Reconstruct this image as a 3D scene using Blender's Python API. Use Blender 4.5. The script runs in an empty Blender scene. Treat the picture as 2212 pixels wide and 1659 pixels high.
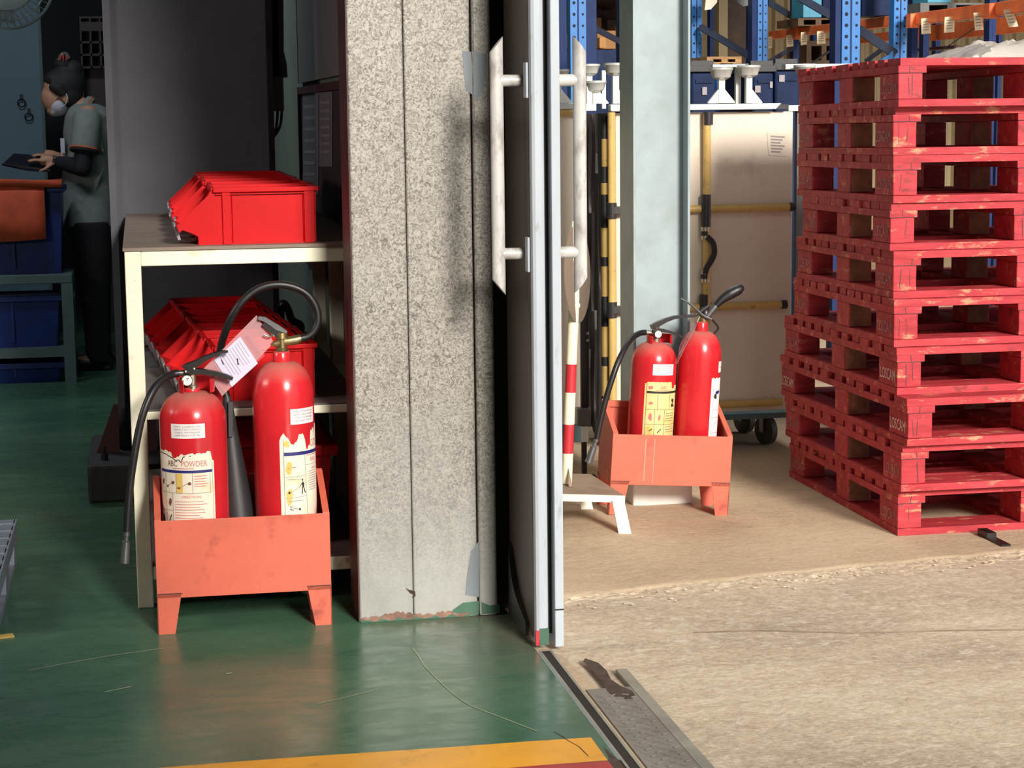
import bpy, math, random
import numpy as np
from mathutils import Vector, Matrix, Euler
random.seed(7)
S = bpy.context.scene
COL = S.collection
PI = math.pi

# ------------------------------------------------------------------ camera
F, YH, ROLL, HC, W, H = 4180.0, 240.0, 0.0115, 1.31, 2212, 1659
_th = math.atan((H / 2 - YH) / F)
_ps = math.atan((W / 2 - 300) / math.hypot(F, H / 2 - YH))
FW = Vector((math.sin(_ps) * math.cos(_th), math.cos(_ps) * math.cos(_th), -math.sin(_th)))
_r0 = FW.cross(Vector((0, 0, 1))).normalized()
_u0 = _r0.cross(FW)
RT = _r0 * math.cos(ROLL) - _u0 * math.sin(ROLL)
UP = RT.cross(FW)
CAMP = Vector((0, 0, HC))
cam = bpy.data.cameras.new('camera')
cam.sensor_fit = 'HORIZONTAL'; cam.sensor_width = 36; cam.lens = F / W * 36
cam.clip_end = 200
camo = bpy.data.objects.new('camera', cam); COL.objects.link(camo)
camo.matrix_world = Matrix(((RT.x, UP.x, -FW.x, 0), (RT.y, UP.y, -FW.y, 0), (RT.z, UP.z, -FW.z, HC), (0, 0, 0, 1)))
S.camera = camo

def at(x, y, Y):                    # point of the depth plane Y seen at a pixel of the 2212 x 1659 photograph
    d = FW + RT * ((x - W / 2) / F) - UP * ((y - H / 2) / F)
    return CAMP + d * (Y / d.y)
def ground(x, y, z=0.0):
    d = FW + RT * ((x - W / 2) / F) - UP * ((y - H / 2) / F)
    return CAMP + d * ((z - HC) / d.z)
def atx(x, y, X):
    d = FW + RT * ((x - W / 2) / F) - UP * ((y - H / 2) / F)
    return CAMP + d * (X / d.x)

# ------------------------------------------------------------------ world, sun, exposure
wd = bpy.data.worlds.new('sky'); S.world = wd; wd.use_nodes = True
bg = wd.node_tree.nodes['Background']
bg.inputs[0].default_value = (0.86, 0.93, 1.0, 1); bg.inputs[1].default_value = 1.0
sun = bpy.data.lights.new('sun', 'SUN'); sun.energy = 4.5; sun.angle = math.radians(12); sun.color = (1.0, 0.94, 0.85)
suno = bpy.data.objects.new('sun', sun); COL.objects.link(suno)
_az, _el = math.radians(12.5), math.radians(23)
_sd = Vector((math.sin(_az) * math.cos(_el), -math.cos(_az) * math.cos(_el), math.sin(_el)))
suno.rotation_euler = _sd.to_track_quat('Z', 'Y').to_euler(); suno.location = (6, -12, 9)
S.view_settings.view_transform = 'Standard'; S.view_settings.look = 'None'
S.view_settings.gamma = 1; S.view_settings.use_curve_mapping = False
S.view_settings.exposure = 0.2
# unseen dim bluish fill light, added over the packing area to lift the person
la = bpy.data.lights.new('workshop_fill', 'AREA'); la.shape = 'RECTANGLE'; la.size = 1.2; la.size_y = 0.3
la.energy = 27; la.color = (0.82, 0.92, 1.0)
lao = bpy.data.objects.new('workshop_fill', la); COL.objects.link(lao); lao.location = (-0.9, 8.6, 3.2)
lao.rotation_euler = (math.radians(15), 0, 0)

wl = bpy.data.lights.new('rack_fill', 'AREA'); wl.shape = 'RECTANGLE'; wl.size = 2.0; wl.size_y = 1.2; wl.energy = 110; wl.color = (1.0, 0.95, 0.88)  # unseen fill light, added to brighten the rack beams and rear wall
wlo = bpy.data.objects.new('rack_fill', wl); COL.objects.link(wlo); wlo.location = (2.0, 9.2, 5.2); wlo.rotation_euler = (0, math.radians(-38), 0)
lb_ = bpy.data.lights.new('bench_fill', 'AREA'); lb_.shape = 'RECTANGLE'; lb_.size = 1.2; lb_.size_y = 0.3  # low unseen fill light, added to lift the dark under the bench
lb_.energy = 22; lb_.color = (1.0, 0.9, 0.84)
lbo = bpy.data.objects.new('bench_fill', lb_); COL.objects.link(lbo); lbo.location = (-2.3, 4.6, 1.75)
lbo.rotation_euler = (Vector((-2.3, 4.6, 1.75)) - Vector((.3, 6.8, .8))).to_track_quat('Z', 'Y').to_euler()

# ------------------------------------------------------------------ materials
def lin(c):
    if max(c) > 1.0001: c = [v / 255 for v in c]
    return tuple(v / 12.92 if v <= .04045 else ((v + .055) / 1.055) ** 2.4 for v in c)
class NT:
    def __init__(s, name):
        s.m = bpy.data.materials.new(name); s.m.use_nodes = True
        s.t = s.m.node_tree; s.b = s.t.nodes['Principled BSDF']
        s.tc = s.t.nodes.new('ShaderNodeTexCoord')
    def n(s, ty, **kw):
        nd = s.t.nodes.new('ShaderNode' + ty)
        for k, v in kw.items(): setattr(nd, k, v)
        return nd
    def link(s, a, b): s.t.links.new(a, b)
    def coord(s, scale=(1, 1, 1), kind='Object'):
        mp = s.n('Mapping'); mp.inputs['Scale'].default_value = scale
        s.link(s.tc.outputs[kind], mp.inputs[0]); return mp.outputs[0]
    def noise(s, scale, detail=4, rough=.55, vec=None, dist=0):
        n = s.n('TexNoise'); n.inputs['Scale'].default_value = scale; n.inputs['Detail'].default_value = detail
        n.inputs['Roughness'].default_value = rough; n.inputs['Distortion'].default_value = dist
        s.link(vec if vec is not None else s.tc.outputs['Object'], n.inputs['Vector']); return n.outputs['Fac']
    def ramp(s, fac, stops, interp='LINEAR'):
        r = s.n('ValToRGB'); r.color_ramp.interpolation = interp
        e = r.color_ramp.elements
        while len(e) < len(stops): e.new(.5)
        for k, (p, c) in enumerate(stops):
            e[k].position = p; e[k].color = (*lin(c), 1) if len(c) == 3 else c
        s.link(fac, r.inputs[0]); return r.outputs[0]
    def rampv(s, fac, a, b, va=0., vb=1.):
        r = s.n('MapRange'); r.clamp = True
        for i, v in enumerate((a, b, va, vb)): r.inputs[i + 1].default_value = v
        s.link(fac, r.inputs[0]); return r.outputs[0]
    def mix(s, fac, a, b, mode='MIX'):
        m = s.n('Mix', data_type='RGBA', blend_type=mode)
        for sock, v in ((m.inputs[0], fac), (m.inputs[6], a), (m.inputs[7], b)):
            if isinstance(v, (int, float)): sock.default_value = v
            elif isinstance(v, (tuple, list)): sock.default_value = (*lin(v), 1) if len(v) == 3 else v
            else: s.link(v, sock)
        return m.outputs[2]
    def mul(s, a, b):
        m = s.n('Math', operation='MULTIPLY')
        for sock, v in ((m.inputs[0], a), (m.inputs[1], b)):
            if isinstance(v, (int, float)): sock.default_value = v
            else: s.link(v, sock)
        return m.outputs[0]
    def bump(s, h, strength=.3, dist=.01):
        b = s.n('Bump'); b.inputs['Strength'].default_value = strength; b.inputs['Distance'].default_value = dist
        s.link(h, b.inputs['Height']); s.link(b.outputs[0], s.b.inputs['Normal'])
    def base(s, c): s.link(c, s.b.inputs['Base Color'])
    def set(s, **kw):
        for k, v in kw.items():
            k = {'rough': 'Roughness', 'metal': 'Metallic', 'spec': 'Specular IOR Level', 'trans': 'Transmission Weight', 'alpha': 'Alpha', 'coat': 'Coat Weight', 'ior': 'IOR'}[k]
            if isinstance(v, (int, float)): s.b.inputs[k].default_value = v
            else: s.link(v, s.b.inputs[k])

def mat(name, col, rough=.5, metal=0., var=.14, scale=9., bump=0., dirt=None, dirtamt=.5, dscale=5., spec=.5, stretch=(1, 1, 1)):
    k = NT(name); lo = tuple(v * (1 - var) for v in col); hi = tuple(min(255, v * (1 + var)) for v in col)
    v = k.coord(stretch)
    f = k.noise(scale, 5, .6, v)
    c = k.ramp(f, [(.3, lo), (.7, hi)])
    if dirt:
        g = k.noise(dscale, 6, .65, v)
        c = k.mix(k.rampv(g, .62 - dirtamt * .25, .72, 0, .85), c, dirt)
    k.base(c); k.set(rough=rough, metal=metal, spec=spec)
    if bump: k.bump(k.noise(scale * 6, 4, .6, v), bump, .004)
    return k.m

MT = {}
def mk(n, *a, **kw): MT[n] = mat(n, *a, **kw)
mk('cream_paint', (244, 240, 214), .5, var=.03, dirt=(150, 130, 100), dirtamt=.1, dscale=7)
mk('board_brown', (128, 112, 100), .6, var=.1, scale=3, stretch=(1, 6, 1))
mk('shelf_grey', (105, 98, 95), .6, var=.1)
mk('bin_red', (200, 14, 20), .42, spec=.2, var=.06, scale=4)
mk('bin_label', (150, 140, 145), .5, var=.05)
mk('stand_red', (208, 98, 74), .55, var=.06, scale=5, dirt=(150, 66, 54), dirtamt=.25, dscale=9, bump=.08)
mk('ext_red', (204, 34, 42), .26, var=.06, scale=4, dirt=(150, 40, 45), dirtamt=.1, dscale=12)
mk('black_rubber', (26, 24, 26), .42, var=.15)
mk('black_steel', (40, 34, 34), .35, metal=.3, var=.2)
mk('horn_black', (44, 42, 44), .5, var=.1)
mk('brass', (150, 130, 90), .35, metal=.8, var=.2)
mk('nickel', (190, 180, 165), .3, metal=.9, var=.1)
mk('fitting_grey', (110, 110, 112), .35, metal=.7, var=.15)
mk('gauge_white', (240, 236, 228), .35, var=.02)
mk('paper_white', (236, 226, 224), .6, var=.03, dirt=(214, 190, 150), dirtamt=.18, dscale=6)
mk('paper_aged', (234, 220, 200), .6, var=.04, dirt=(226, 194, 134), dirtamt=.35, dscale=12)
mk('paper_yellow', (232, 200, 136), .55, var=.05, dirt=(224, 176, 92), dirtamt=.3, dscale=16)
mk('paper_lilac', (208, 200, 222), .6, var=.02)
mk('ink_blue', (42, 40, 110), .5, var=.1)
mk('ink_red', (205, 110, 115), .6, var=.05)
mk('ink_brown', (120, 70, 62), .6, var=.1)
mk('ink_grey', (150, 138, 140), .6, var=.05)
mk('ink_dark', (40, 36, 32), .6, var=.1)
mk('ink_ochre', (224, 186, 96), .6, var=.1)
mk('tag_red', (190, 60, 66), .5, var=.04)
mk('stencil_bright', (236, 206, 204), .7, var=.1, scale=60)
mk('stencil', (178, 118, 122), .7, var=.2, scale=60)
mk('paint_run', (226, 134, 116), .55, var=.05)
mk('chip_white', (226, 168, 150), .7, var=.15, scale=40)
mk('door_grey', (172, 179, 187), .42, var=.05, scale=6, dirt=(120, 116, 110), dirtamt=.06, dscale=14, stretch=(1, 1, .3))
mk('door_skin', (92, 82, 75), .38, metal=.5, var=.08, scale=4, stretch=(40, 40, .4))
mk('handle_paint', (190, 188, 184), .4, var=.06, dirt=(104, 92, 82), dirtamt=.6, dscale=20, stretch=(1, 1, .5))
mk('blue_column', (152, 166, 169), .5, var=.05, scale=5, dirt=(138, 148, 148), dirtamt=.75, dscale=9)
mk('dark_panel', (82, 83, 90), .5, var=.08, scale=3)
mk('wall_green', (110, 120, 110), .6, var=.05, scale=2)
mk('white_board', (128, 124, 124), .4, var=.03)
mk('brown_board', (62, 50, 48), .5, var=.1)
mk('navy', (18, 26, 44), .6, var=.15, scale=3)
mk('teal_panel', (96, 124, 140), .5, var=.04, scale=2)
mk('conduit', (24, 24, 28), .4, var=.1)
mk('box_grey', (96, 92, 84), .5, var=.05)
mk('fan_grey', (150, 165, 170), .4, var=.05)
mk('rack_brown', (84, 66, 56), .6, var=.2)
mk('bench_grey', (82, 104, 106), .5, var=.06)
mk('bin_blue', (12, 42, 112), .4, var=.1)
mk('orange_cloth', (205, 84, 50), .7, var=.1, scale=12)
mk('plinth', (44, 44, 44), .7, var=.2)
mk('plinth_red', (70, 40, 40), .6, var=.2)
mk('plastic_grey', (120, 128, 142), .45, var=.06)
mk('yellow_pipe', (206, 172, 104), .32, var=.05, scale=6, dirt=(150, 112, 62), dirtamt=.15, dscale=20)
mk('joint_black', (46, 44, 46), .4, var=.1)
mk('galv_light', (206, 206, 200), .35, metal=.35, var=.05)
mk('white_paint', (236, 234, 228), .4, var=.02)
mk('panel_white', (222, 208, 190), .5, var=.03, scale=2, dirt=(190, 178, 162), dirtamt=.1, dscale=3)
mk('caster_grey', (70, 66, 64), .5, var=.1)
mk('sign_back', (128, 112, 98), .5, var=.04)
mk('pole_cream', (238, 226, 196), .45, var=.04)
mk('pole_red', (190, 44, 52), .45, var=.05)
mk('base_top', (146, 124, 104), .6, var=.08)
mk('rack_blue', (40, 112, 182), .38, var=.06)
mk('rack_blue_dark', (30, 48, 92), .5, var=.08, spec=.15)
mk('rack_orange', (240, 116, 62), .45, var=.1, scale=14)
mk('brace_grey', (52, 58, 76), .5, var=.08, spec=.15)
mk('label_cream', (236, 222, 184), .6, var=.02)
mk('hole_dark', (12, 20, 44), .8, var=.02)
mk('wall_beige', (176, 158, 124), .6, var=.06, scale=2)
mk('wood_raw', (150, 112, 70), .7, var=.2, scale=8, stretch=(1, 6, 6))
mk('block_end', (128, 84, 58), .75, var=.25, scale=14, dirt=(70, 44, 34), dirtamt=.4, dscale=10)
mk('wood_dark', (92, 70, 48), .7, var=.2, scale=8)
mk('carton', (196, 142, 86), .65, var=.08)
mk('bulk_blue', (26, 40, 72), .5, var=.15, spec=.12)
mk('drum_blue', (22, 82, 176), .35, var=.06)
mk('carton_cyan', (70, 150, 180), .5, var=.08)
mk('lid_grey', (96, 96, 96), .5, var=.1)
mk('strip_black', (40, 36, 36), .5, var=.2, bump=.3)
mk('skin', (188, 140, 112), .5, var=.04)
mk('shirt', (128, 134, 132), .8, var=.05, scale=30)
mk('trim_orange', (196, 110, 74), .8, var=.05)
mk('sleeve_black', (22, 22, 30), .8, var=.1)
mk('trouser', (26, 22, 28), .85, var=.1)
mk('hair', (30, 28, 30), .75, var=.2, scale=40, stretch=(1, 1, .2))
mk('mask', (196, 196, 206), .7, var=.02)
mk('tablet_dark', (22, 22, 34), .4, var=.1)
mk('shoe', (24, 22, 24), .5, var=.1)
mk('chrome', (230, 225, 215), .15, metal=.9, var=.02)
mk('yellow_line', (236, 166, 34), .4, var=.06, scale=6, dirt=(170, 120, 50), dirtamt=.25, dscale=9)
mk('red_line', (172, 44, 44), .4, var=.08, dirt=(120, 60, 40), dirtamt=.2)
mk('scratch_pale', (150, 160, 130), .6, var=.1)
mk('tread_steel', (134, 130, 122), .4, metal=.35, var=.08, dirt=(110, 104, 92), dirtamt=.5, dscale=4)
mk('angle_steel', (146, 146, 134), .45, metal=.3, var=.1)
mk('groove_dark', (40, 34, 30), .8, var=.2)
mk('groove_line', (172, 150, 126), .8, var=.15)
mk('dark_stain', (72, 56, 48), .85, var=.25, scale=30)
mk('roof_grey', (120, 122, 120), .7, var=.05)
mk('inner_wall', (70, 78, 84), .7, var=.05)
mk('light_wall', (200, 196, 186), .7, var=.05)
mk('patch_grey', (120, 128, 134), .5, var=.04)
mk('patch_green', (64, 100, 80), .55, var=.12)
mk('rust', (128, 98, 84), .8, var=.25, scale=30)

def m_concrete(name, a, b, c, big):
    k = NT(name)
    v = k.coord((.55, 1.0, 1)); v2 = k.coord((1.1, 1.5, 1))
    f1 = k.noise(2.2, 8, .62, v, .5); f2 = k.noise(18, 8, .75, v2, .6); f3 = k.noise(75, 5, .7)
    col = k.ramp(f1, [(.32, a), (.5, b), (.68, c)])
    col = k.mix(k.rampv(f2, .51, .63, 0, big), col, (232, 218, 196))
    col = k.mix(k.rampv(f2, .44, .3, 0, .55), col, tuple(v * .72 for v in a))
    col = k.mix(.38, col, k.ramp(f3, [(.36, a), (.62, c)]))
    k.base(col); k.set(rough=.78, spec=.3)
    k.bump(f2, .5, .014)
    return k.m
MT['concrete_rough'] = m_concrete('concrete_rough', (164, 145, 123), (206, 186, 160), (236, 218, 192), .95)
MT['concrete_slab'] = m_concrete('concrete_slab', (172, 150, 124), (202, 178, 147), (216, 192, 162), .2)
MT['concrete_chip'] = m_concrete('concrete_chip', (168, 148, 124), (206, 184, 156), (228, 208, 182), .7)

def m_green():
    k = NT('green_epoxy')
    v = k.coord((.5, 1.2, 1))
    f1 = k.noise(1.6, 6, .6, v, .3); f2 = k.noise(9, 8, .7, v, 1.2)
    col = k.ramp(f1, [(.3, (56, 92, 76)), (.5, (68, 106, 82)), (.7, (84, 116, 92))])
    col = k.mix(k.rampv(f2, .6, .78, 0, .35), col, (110, 128, 106))
    # worn bare strip towards the doorway threshold and the foot of the column
    sp = k.n('SeparateXYZ'); k.link(k.tc.outputs['Object'], sp.inputs[0])
    wx = k.rampv(sp.outputs[0], .55, .93, 0, 1); wy = k.rampv(sp.outputs[1], 4.1, 4.75, 0, 1)
    w = k.mul(k.mul(wx, wy), k.rampv(f2, .3, .65, .55, 1.25))
    col = k.mix(w, col, (104, 102, 86))
    k.base(col)
    k.set(rough=k.rampv(f2, .35, .7, .18, .44), spec=.27)
    k.bump(f2, .06, .006)
    return k.m
MT['green_epoxy'] = m_green()

def m_galv():
    k = NT('galvanised')
    v = k.n('TexVoronoi'); v.inputs['Scale'].default_value = 150; k.link(k.tc.outputs['Object'], v.inputs['Vector'])
    n1 = k.noise(85, 3, .6, None, 2.0)
    sp = k.n('SeparateXYZ'); k.link(k.tc.outputs['Object'], sp.inputs[0])
    hz = k.rampv(sp.outputs[2], .05, .5, .1, 1)        # spangle fades out to a scuffed wash near the foot
    spot = k.ramp(n1, [(.36, (98, 93, 87)), (.48, (138, 133, 126)), (.6, (166, 161, 152))])
    big = k.noise(3, 4, .5)
    wash = k.ramp(k.noise(7, 5, .6, k.coord((1, 1, .4))), [(.35, (148, 147, 143)), (.65, (174, 175, 170))])
    col = k.mix(k.mul(hz, k.rampv(big, .3, .6, .6, 1.2)), wash, spot)
    col = k.mix(k.rampv(k.noise(2.2, 4, .6), .55, .75, 0, .3), col, (150, 132, 118))
    k.base(col); k.set(rough=.45, metal=.15)
    return k.m
MT['galvanised'] = m_galv()

def m_woodred():
    k = NT('red_wood')
    oi = k.n('ObjectInfo')
    def off(vec, mul):
        m_ = k.n('Math', operation='MULTIPLY'); m_.inputs[1].default_value = mul; k.link(oi.outputs['Random'], m_.inputs[0])
        a_ = k.n('VectorMath', operation='ADD'); k.link(vec, a_.inputs[0]); k.link(m_.outputs[0], a_.inputs[1]); return a_.outputs[0]
    v = off(k.coord((1.5, 8, 8)), 90); f = k.noise(4, 6, .65, v); g = k.noise(9, 7, .72, off(k.coord((1, 2.5, 2.5)), 70))
    col = k.ramp(f, [(.3, (160, 46, 54)), (.5, (190, 58, 66)), (.7, (206, 74, 80))])
    col = k.mix(k.rampv(oi.outputs['Random'], 0, 1, 0, .35), col, (142, 36, 42))
    col = k.mix(k.rampv(g, .57, .66, 0, .75), col, (222, 160, 122))
    col = k.mix(k.rampv(g, .43, .33, 0, .75), col, (104, 52, 48))
    k.base(col); k.set(rough=.62, spec=.3); k.bump(f, .25, .004)
    return k.m
MT['red_wood'] = m_woodred()

def m_film(name, col, alpha, rough):
    k = NT(name); k.b.inputs['Base Color'].default_value = (*lin(col), 1)
    k.set(rough=rough, alpha=alpha); return k.m
MT['film'] = m_film('film', (214, 206, 196), .82, .25)
MT['sleeve'] = m_film('sleeve', (226, 180, 184), .38, .12)

# ------------------------------------------------------------------ geometry helpers
def m_ext():
    k = NT('ext_red'); f = k.noise(4, 5, .6); c = k.ramp(f, [(.3, (190, 32, 40)), (.7, (212, 44, 50))])
    c = k.mix(k.rampv(k.noise(14, 6, .7), .6, .75, 0, .5), c, (150, 60, 60))
    ge = k.n('NewGeometry'); sp = k.n('SeparateXYZ'); k.link(ge.outputs['Normal'], sp.inputs[0])
    d = k.mul(k.rampv(sp.outputs[2], .3, .95, 0, .75), k.rampv(k.noise(9, 4, .6), .3, .6, .55, 1))
    k.base(k.mix(d, c, (178, 122, 108)))           # dust settled on the shoulders
    k.set(rough=k.rampv(d, 0, .5, .24, .6)); return k.m
MT['ext_red'] = m_ext()
class G:
    """collects polygons, world coordinates"""
    def __init__(s): s.v = []; s.f = []
    def add(s, vs, fs):
        o = len(s.v); s.v += [tuple(p) for p in vs]; s.f += [tuple(i + o for i in f) for f in fs]; return s
    def box(s, lo, hi, R=None, c=None):
        x0, y0, z0 = lo; x1, y1, z1 = hi
        vs = [Vector(p) for p in ((x0, y0, z0), (x1, y0, z0), (x1, y1, z0), (x0, y1, z0), (x0, y0, z1), (x1, y0, z1), (x1, y1, z1), (x0, y1, z1))]
        if R is not None:
            c = Vector(c) if c is not None else Vector(((x0 + x1) / 2, (y0 + y1) / 2, (z0 + z1) / 2))
            vs = [c + R @ (p - c) for p in vs]
        return s.add(vs, [(0, 3, 2, 1), (4, 5, 6, 7), (0, 1, 5, 4), (1, 2, 6, 5), (2, 3, 7, 6), (3, 0, 4, 7)])
    def hexa(s, b, t):          # bottom quad, top quad (same winding, counter-clockwise from above)
        return s.add(list(b) + list(t), [(3, 2, 1, 0), (4, 5, 6, 7), (0, 1, 5, 4), (1, 2, 6, 5), (2, 3, 7, 6), (3, 0, 4, 7)])
    def prism(s, poly, ext):    # planar polygon (3-D points) swept by a vector
        n = len(poly); ext = Vector(ext); a = [Vector(p) for p in poly]; b = [p + ext for p in a]
        fs = [tuple(range(n))[::-1], tuple(range(n, 2 * n))] + [(i, (i + 1) % n, n + (i + 1) % n, n + i) for i in range(n)]
        return s.add(a + b, fs)
    def tube(s, pts, r, seg=10, caps=True, flat=1.0):
        pts = [Vector(p) for p in pts]; n = len(pts)
        rs = r if isinstance(r, (list, tuple)) else [r] * n
        t0 = (pts[1] - pts[0]).normalized()
        ref = Vector((0, 0, 1)) if abs(t0.z) < .9 else Vector((1, 0, 0))
        nx = t0.cross(ref).normalized(); vs = []
        for i, p in enumerate(pts):
            t = (pts[min(i + 1, n - 1)] - pts[max(i - 1, 0)]).normalized()
            nx = (nx - t * nx.dot(t)).normalized(); ny = t.cross(nx)
            for k in range(seg):
                a = 2 * PI * k / seg
                vs.append(p + nx * math.cos(a) * rs[i] * flat + ny * math.sin(a) * rs[i])
        fs = [(i * seg + k, i * seg + (k + 1) % seg, (i + 1) * seg + (k + 1) % seg, (i + 1) * seg + k) for i in range(n - 1) for k in range(seg)]
        if caps: fs += [tuple(range(seg))[::-1], tuple(range((n - 1) * seg, n * seg))]
        return s.add(vs, fs)
    def lathe(s, prof, c=(0, 0, 0), seg=32, axis=None):   # profile (r, z) around z through c (or along axis)
        c = Vector(c); Q = Vector((0, 0, 1)).rotation_difference(Vector(axis)) if axis is not None else None
        vs = []
        for r, z in prof:
            for k in range(seg):
                a = 2 * PI * k / seg; p = Vector((r * math.cos(a), r * math.sin(a), z))
                vs.append(c + (Q @ p if Q else p))
        m = len(prof)
        fs = [(i * seg + k, i * seg + (k + 1) % seg, (i + 1) * seg + (k + 1) % seg, (i + 1) * seg + k) for i in range(m - 1) for k in range(seg)]
        fs += [tuple(range(seg))[::-1], tuple(range((m - 1) * seg, m * seg))]
        return s.add(vs, fs)
    def ball(s, c, r, seg=16, rings=10, R=None):
        c = Vector(c); r = r if isinstance(r, (tuple, list)) else (r, r, r); vs = []; fs = []
        for i in range(rings + 1):
            th = PI * i / rings
            for k in range(seg):
                a = 2 * PI * k / seg
                p = Vector((r[0] * math.sin(th) * math.cos(a), r[1] * math.sin(th) * math.sin(a), r[2] * math.cos(th)))
                vs.append(c + (R @ p if R is not None else p))
        fs = [(i * seg + k, (i + 1) * seg + k, (i + 1) * seg + (k + 1) % seg, i * seg + (k + 1) % seg) for i in range(rings) for k in range(seg)]
        return s.add(vs, fs)
    def loft(s, rings, seg=20):   # rings: (center, rx, ry) ellipses in the xy plane
        vs = []
        for c, rx, ry in rings:
            for k in range(seg):
                a = 2 * PI * k / seg; vs.append((c[0] + rx * math.cos(a), c[1] + ry * math.sin(a), c[2]))
        m = len(rings)
        fs = [(i * seg + k, i * seg + (k + 1) % seg, (i + 1) * seg + (k + 1) % seg, (i + 1) * seg + k) for i in range(m - 1) for k in range(seg)]
        fs += [tuple(range(seg))[::-1], tuple(range((m - 1) * seg, m * seg))]
        return s.add(vs, fs)

def smooth_pts(pts, n=6):       # Catmull-Rom
    P = [Vector(p) for p in pts]; P = [P[0] * 2 - P[1]] + P + [P[-1] * 2 - P[-2]]; out = []
    for i in range(1, len(P) - 2):
        for k in range(n):
            t = k / n; a, b, c, d = P[i - 1:i + 3]
            out.append(.5 * ((2 * b) + (c - a) * t + (2 * a - 5 * b + 4 * c - d) * t * t + (3 * b - a - 3 * c + d) * t ** 3))
    out.append(P[-2]); return out

def build(name, g, m, parent=None, smooth=False, bevel=0., ang=40, **props):
    me = bpy.data.meshes.new(name)
    vs = g.v
    if parent is not None:
        inv = parent.get('_', None); M = XF.get(parent.name, None)
        if M is not None: vs = [M @ Vector(p) for p in vs]
    me.from_pydata([tuple(p) for p in vs], [], g.f); me.validate(); me.update()
    o = bpy.data.objects.new(name, me); COL.objects.link(o)
    me.materials.append(MT[m] if isinstance(m, str) else m)
    if smooth:
        me.polygons.foreach_set('use_smooth', [True] * len(me.polygons)); me.set_sharp_from_angle(angle=math.radians(ang))
    if parent is not None:
        o.parent = parent
        XF[o.name] = XF.get(parent.name, Matrix())
    if bevel:
        b = o.modifiers.new('bevel', 'BEVEL'); b.width = bevel; b.segments = 2; b.limit_method = 'ANGLE'; b.angle_limit = math.radians(35)
    for k, v in props.items(): o[k] = v
    return o
XF = {}
def thing(name, label, cat, loc=(0, 0, 0), rot=(0, 0, 0), group=None, kind=None):
    o = bpy.data.objects.new(name, None); COL.objects.link(o); o.empty_display_size = .05
    o.location = loc; o.rotation_euler = rot
    XF[o.name] = (Matrix.Translation(loc) @ Euler(rot).to_matrix().to_4x4()).inverted()
    o['label'] = label; o['category'] = cat
    if group: o['group'] = group
    if kind: o['kind'] = kind
    return o
def tag(o, label, cat, group=None):
    o['label'] = label; o['category'] = cat
    if group: o['group'] = group
    return o
def struct(name, g, m, parent=None, **kw):
    o = build(name, g, m, parent, **kw)
    if parent is None: o['kind'] = 'structure'
    return o
def dup(root, loc, rot, label=None, group=None):
    def cp(o, par):
        c = o.copy(); COL.objects.link(c)
        if par: c.parent = par
        for ch in KIDS.get(o.name, []): cp(ch, c)
        return c
    r = cp(root, None); r.location = loc; r.rotation_euler = rot
    if label: r['label'] = label
    if group: r['group'] = group
    return r
KIDS = {}
def kids_of(root):
    for o in list(COL.objects):
        if o.parent: KIDS.setdefault(o.parent.name, [])
        if o.parent and o not in KIDS[o.parent.name]: KIDS[o.parent.name].append(o)

_txt = {}
def text_geo(s, size=1.0):      # flat lettering as (verts, faces), baseline at 0, centred
    key = (s, size)
    if key in _txt: return _txt[key]
    cu = bpy.data.curves.new('lettering', 'FONT'); cu.body = s; cu.size = size; cu.align_x = 'CENTER'; cu.resolution_u = 3
    o = bpy.data.objects.new('lettering', cu); COL.objects.link(o)
    bpy.context.view_layer.update()
    me = bpy.data.meshes.new_from_object(o.evaluated_get(bpy.context.evaluated_depsgraph_get()))
    vs = [tuple(v.co) for v in me.vertices]; fs = [tuple(p.vertices) for p in me.polygons]
    bpy.data.objects.remove(o); bpy.data.curves.remove(cu); bpy.data.meshes.remove(me)
    _txt[key] = (vs, fs); return vs, fs
def put_text(g, fn, s, size, cx, cz, sx=1., sz=1.):     # fn(u, v) -> 3-D point
    vs, fs = text_geo(s, size)
    return g.add([fn(cx + x * sx, cz + y * sz) for x, y, _ in vs], fs)
def strip(g, fn, u0, v0, u1, v1, n=8):                   # rectangle on a surface
    vs = []
    for i in range(n + 1):
        u = u0 + (u1 - u0) * i / n; vs += [fn(u, v0), fn(u, v1)]
    return g.add(vs, [(2 * i, 2 * i + 2, 2 * i + 3, 2 * i + 1) for i in range(n)])
def patch(g, fn, us, lo, hi):                            # lo/hi: functions or lists of v per u
    vs = []
    for i, u in enumerate(us): vs += [fn(u, lo[i]), fn(u, hi[i])]
    return g.add(vs, [(2 * i, 2 * i + 2, 2 * i + 3, 2 * i + 1) for i in range(len(us) - 1)])
def line(g, fn, u0, v0, u1, v1, w=.0012):
    d = Vector((u1 - u0, v1 - v0)); n = Vector((-d.y, d.x)).normalized() * w / 2
    k = max(1, int(abs(u1 - u0) / .012))
    vs = []
    for i in range(k + 1):
        t = i / k; u, v = u0 + d.x * t, v0 + d.y * t; vs += [fn(u - n.x, v - n.y), fn(u + n.x, v + n.y)]
    return g.add(vs, [(2 * i, 2 * i + 2, 2 * i + 3, 2 * i + 1) for i in range(k)])
def blot(g, fn, cu, cv, ru, rv, seed=0, n=9):
    rnd = random.Random(seed); vs = [fn(cu, cv)]
    for i in range(n):
        a = 2 * PI * i / n; k = rnd.uniform(.6, 1.1); vs.append(fn(cu + ru * k * math.cos(a), cv + rv * k * math.sin(a)))
    return g.add(vs, [(0, i + 1, (i + 1) % n + 1) for i in range(n)])

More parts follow.
